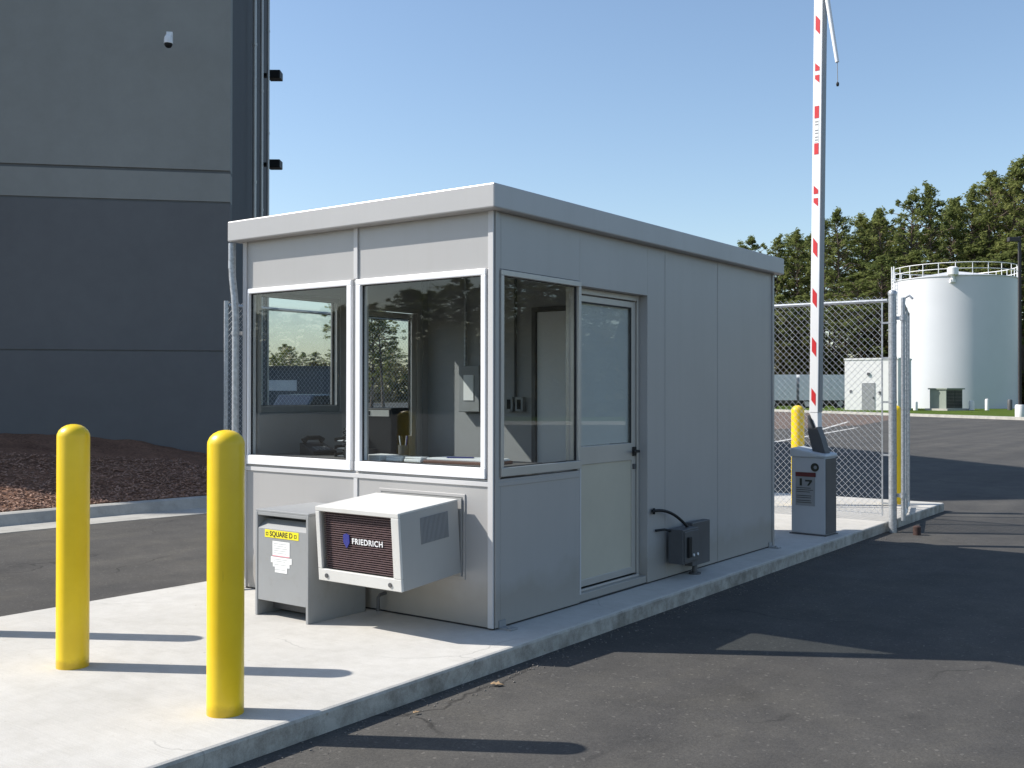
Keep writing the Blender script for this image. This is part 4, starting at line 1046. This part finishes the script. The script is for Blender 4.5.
# trees across the road behind the viewer, mirrored in the front and side glass
MG = 'pines across the road mirrored in the booth glass'
ML = 'pine tree across the road behind the viewer, in belts mirrored in the booth glass and blocking low sky'
for px, y, d in ((352,306,100),(372,304,104),(386,306,100),(404,291,98),(413,289,99),(436,292,97),(452,286,96),(464,279,92),(478,288,96),(492,284,95),(505,290,98),(338,312,104),(318,308,103),(298,314,105),(276,309,104),(255,313,106)):
    r_ = FW + RT*((px-512)/1045.35); p = Vector((CAM.x + r_.x*d, -CAM.y - r_.y*d, -.15)); h = 1.48+(391-y)/1045.35*d
    plant(rt.randrange(5), p, h, rt.uniform(0,6), ML, MG, 1.5)
for k in range(22):  # side-glass belt, widened with added unseen pines to block low sky
    px = 480 + k*19; d = rt.uniform(68,84); y = 252 + rt.uniform(-22,22)
    r_ = FW + RT*((px-512)/1045.35); p = Vector((-CAM.x - r_.x*d, CAM.y + r_.y*d, -.15)); h = 1.48+(391-y)/1045.35*d
    plant(rt.randrange(5), p, h, rt.uniform(0,6), ML, MG, 1.6)
# undergrowth
def scrub(name, dl_fn, count, size, lab):
    mb = MB(); rg = random.Random(5)
    for k in range(count):
        d, l, z = dl_fn(rg); p = W(d, l, z)
        l_ = size*rg.uniform(.5,1.4); w = l_*rg.uniform(.3,.7)
        m3 = Matrix.Rotation(rg.uniform(0,6.28),3,'Z') @ Matrix.Rotation(rg.uniform(-1.3,1.3),3,'X') @ Matrix.Rotation(rg.uniform(-1,1),3,'Y')
        x_ = m3 @ Vector((l_,0,0)); y_ = m3 @ Vector((0,w,0)); mb.add([p-x_,p-y_,p+x_,p+y_], [(0,1,2,3)])
    return tag(build(name, mb, M['scrub']), lab, 'undergrowth', kind='stuff')
def f1(rg):
    l = rg.uniform(20,66); d = 104 + rg.random()**1.5*14; top = 5.2 + 1.6*math.sin(l*.7)+1.2*math.sin(l*1.9+1)+ (d-104)*.3
    return d, l, max(0.1, top)*rg.random()
scrub('undergrowth', f1, 34000, .32, 'brown and green undergrowth along the foot of the pine wood')
def f2(rg):
    l = rg.uniform(-48,-14); d = 152 + rg.random()*14; top = 4.6+1.2*math.sin(l*.6)
    return d, l, top*rg.random()
scrub('far_undergrowth', f2, 6000, .45, 'low dark growth under the far tree line seen through the glass')

mb = MB(); rg = random.Random(9)
for k in range(34000):
    px = rg.uniform(150,560) if k % 2 else rg.uniform(455,720); d = rg.uniform(76,97) if k % 2 else rg.uniform(58,72)
    r_ = FW + RT*((px-512)/1045.35); z = rg.random()*(5.6+1.3*math.sin(px*.06)+.8*math.sin(px*.19))
    p = Vector((CAM.x + r_.x*d, -CAM.y - r_.y*d, z)) if k % 2 else Vector((-CAM.x - r_.x*d, CAM.y + r_.y*d, z))
    l_ = .45*rg.uniform(.5,1.4); w = l_*rg.uniform(.3,.7)
    m3 = Matrix.Rotation(rg.uniform(0,6.28),3,'Z') @ Matrix.Rotation(rg.uniform(-1.3,1.3),3,'X') @ Matrix.Rotation(rg.uniform(-1,1),3,'Y')
    x_ = m3 @ Vector((l_,0,0)); y_ = m3 @ Vector((0,w,0)); mb.add([p-x_,p-y_,p+x_,p+y_], [(0,1,2,3)])
tag(build('roadside_thicket', mb, M['scrub']), 'dark thicket under the pines across the road, mirrored in the booth glass', 'thicket', kind='stuff')
mb = MB(); rg = random.Random(4)
for k in range(640):
    y = rg.uniform(-3.3, 6.5); x = xr(y) + 0.01 + abs(rg.gauss(0,.10)) if k < 620 else rg.uniform(.5,3.5)
    r_ = rg.uniform(.002,.006)*(1.4 if rg.random() < .1 else 1)
    z = GZ + r_*.5; vs = [Vector((x,y,z)) + Vector((math.cos(a),math.sin(a),b))*r_*rg.uniform(.7,1.2) for a, b in ((0,-.5),(2.1,-.5),(4.2,-.5),(1,.5),(3.1,.5),(5.2,.5))]
    mb.add(vs, [(0,1,3),(1,4,3),(1,2,4),(2,5,4),(2,0,5),(0,3,5),(3,4,5),(0,2,1)])
tag(build('grit', mb, M['grit']), 'fine grit and small stones swept along the island kerb', 'grit', kind='stuff')
# small litter
def leaf(x, y, z, s, rz, lab):
    mb = MB(); pts = [(-1,0),(-.55,.45),(-.2,.25),(.1,.6),(.35,.2),(1,0),(.4,-.25),(.1,-.55),(-.25,-.2),(-.6,-.4)]
    vs = [Vector((a*s, b*s, .35*s*abs(b)+.012)) for a,b in pts] + [Vector((a*s, b*s, .35*s*abs(b)+.009)) for a,b in pts]
    n_ = len(pts); mb.add(vs, [tuple(range(n_)), tuple(reversed(range(n_,2*n_)))] + [(i,(i+1)%n_,n_+(i+1)%n_,n_+i) for i in range(n_)])
    o = build('dry_leaf', mb, M['leafb']); o.location = (x,y,z); o.rotation_euler = (0.1,0,rz); tag(o, lab, 'leaf', 'dry leaves by the island')
leaf(0.52,-0.64,GZ,.038,.4,'larger dry brown leaf on the asphalt below the booth corner')
leaf(0.50,-1.27,GZ,.022,1.4,'tiny pale leaf bit on the asphalt close to the island, nearer the viewer')

# ------------------------------------------------------------------ light, sky, camera
EL = R(41.0); AZ = Vector((0.857, 0.515))           # shadows fall along +AZ
sun = bpy.data.lights.new('sun', 'SUN'); sun.energy = 5.0; sun.angle = R(0.53); sun.color = (1.0, 0.955, 0.89)
so = bpy.data.objects.new('sun', sun); COL.objects.link(so)
dirv = Vector((AZ.x*math.cos(EL), AZ.y*math.cos(EL), -math.sin(EL)))
so.rotation_euler = dirv.to_track_quat('-Z','Y').to_euler(); so.location = (-40,-25,40)
wd = bpy.data.worlds.new('World'); S.world = wd; wd.use_nodes = True
nt = wd.node_tree; bg = nt.nodes['Background']
sk = nt.nodes.new('ShaderNodeTexSky'); sk.sky_type = 'NISHITA'; sk.sun_disc = False
sk.sun_elevation = EL; sk.sun_rotation = math.atan2(-AZ.x, -AZ.y)
sk.air_density = 1.12; sk.dust_density = 0.8; sk.ozone_density = 2.2; sk.altitude = 60
nt.links.new(sk.outputs[0], bg.inputs[0]); bg.inputs[1].default_value = 0.132
cam = bpy.data.cameras.new('camera'); co = bpy.data.objects.new('camera', cam); COL.objects.link(co)
f = Vector((-0.59534692,0.80343938,0.00687039)); r = Vector((0.80346248,0.59535431,0.00113761)); u = Vector((0.00317631,-0.00619737,0.99997575))
co.matrix_world = Matrix(((r.x,u.x,-f.x,CAM.x),(r.y,u.y,-f.y,CAM.y),(r.z,u.z,-f.z,CAM.z),(0,0,0,1)))
cam.lens = 36*1045.35/1024; cam.sensor_width = 36; cam.sensor_fit = 'HORIZONTAL'; cam.clip_start = 0.05; cam.clip_end = 3000
S.camera = co
vs_ = S.view_settings; vs_.view_transform = 'Standard'; vs_.look = 'None'; vs_.gamma = 1; vs_.exposure = 0.40; vs_.use_curve_mapping = False
S.cycles.max_bounces = 8; S.cycles.transparent_max_bounces = 16
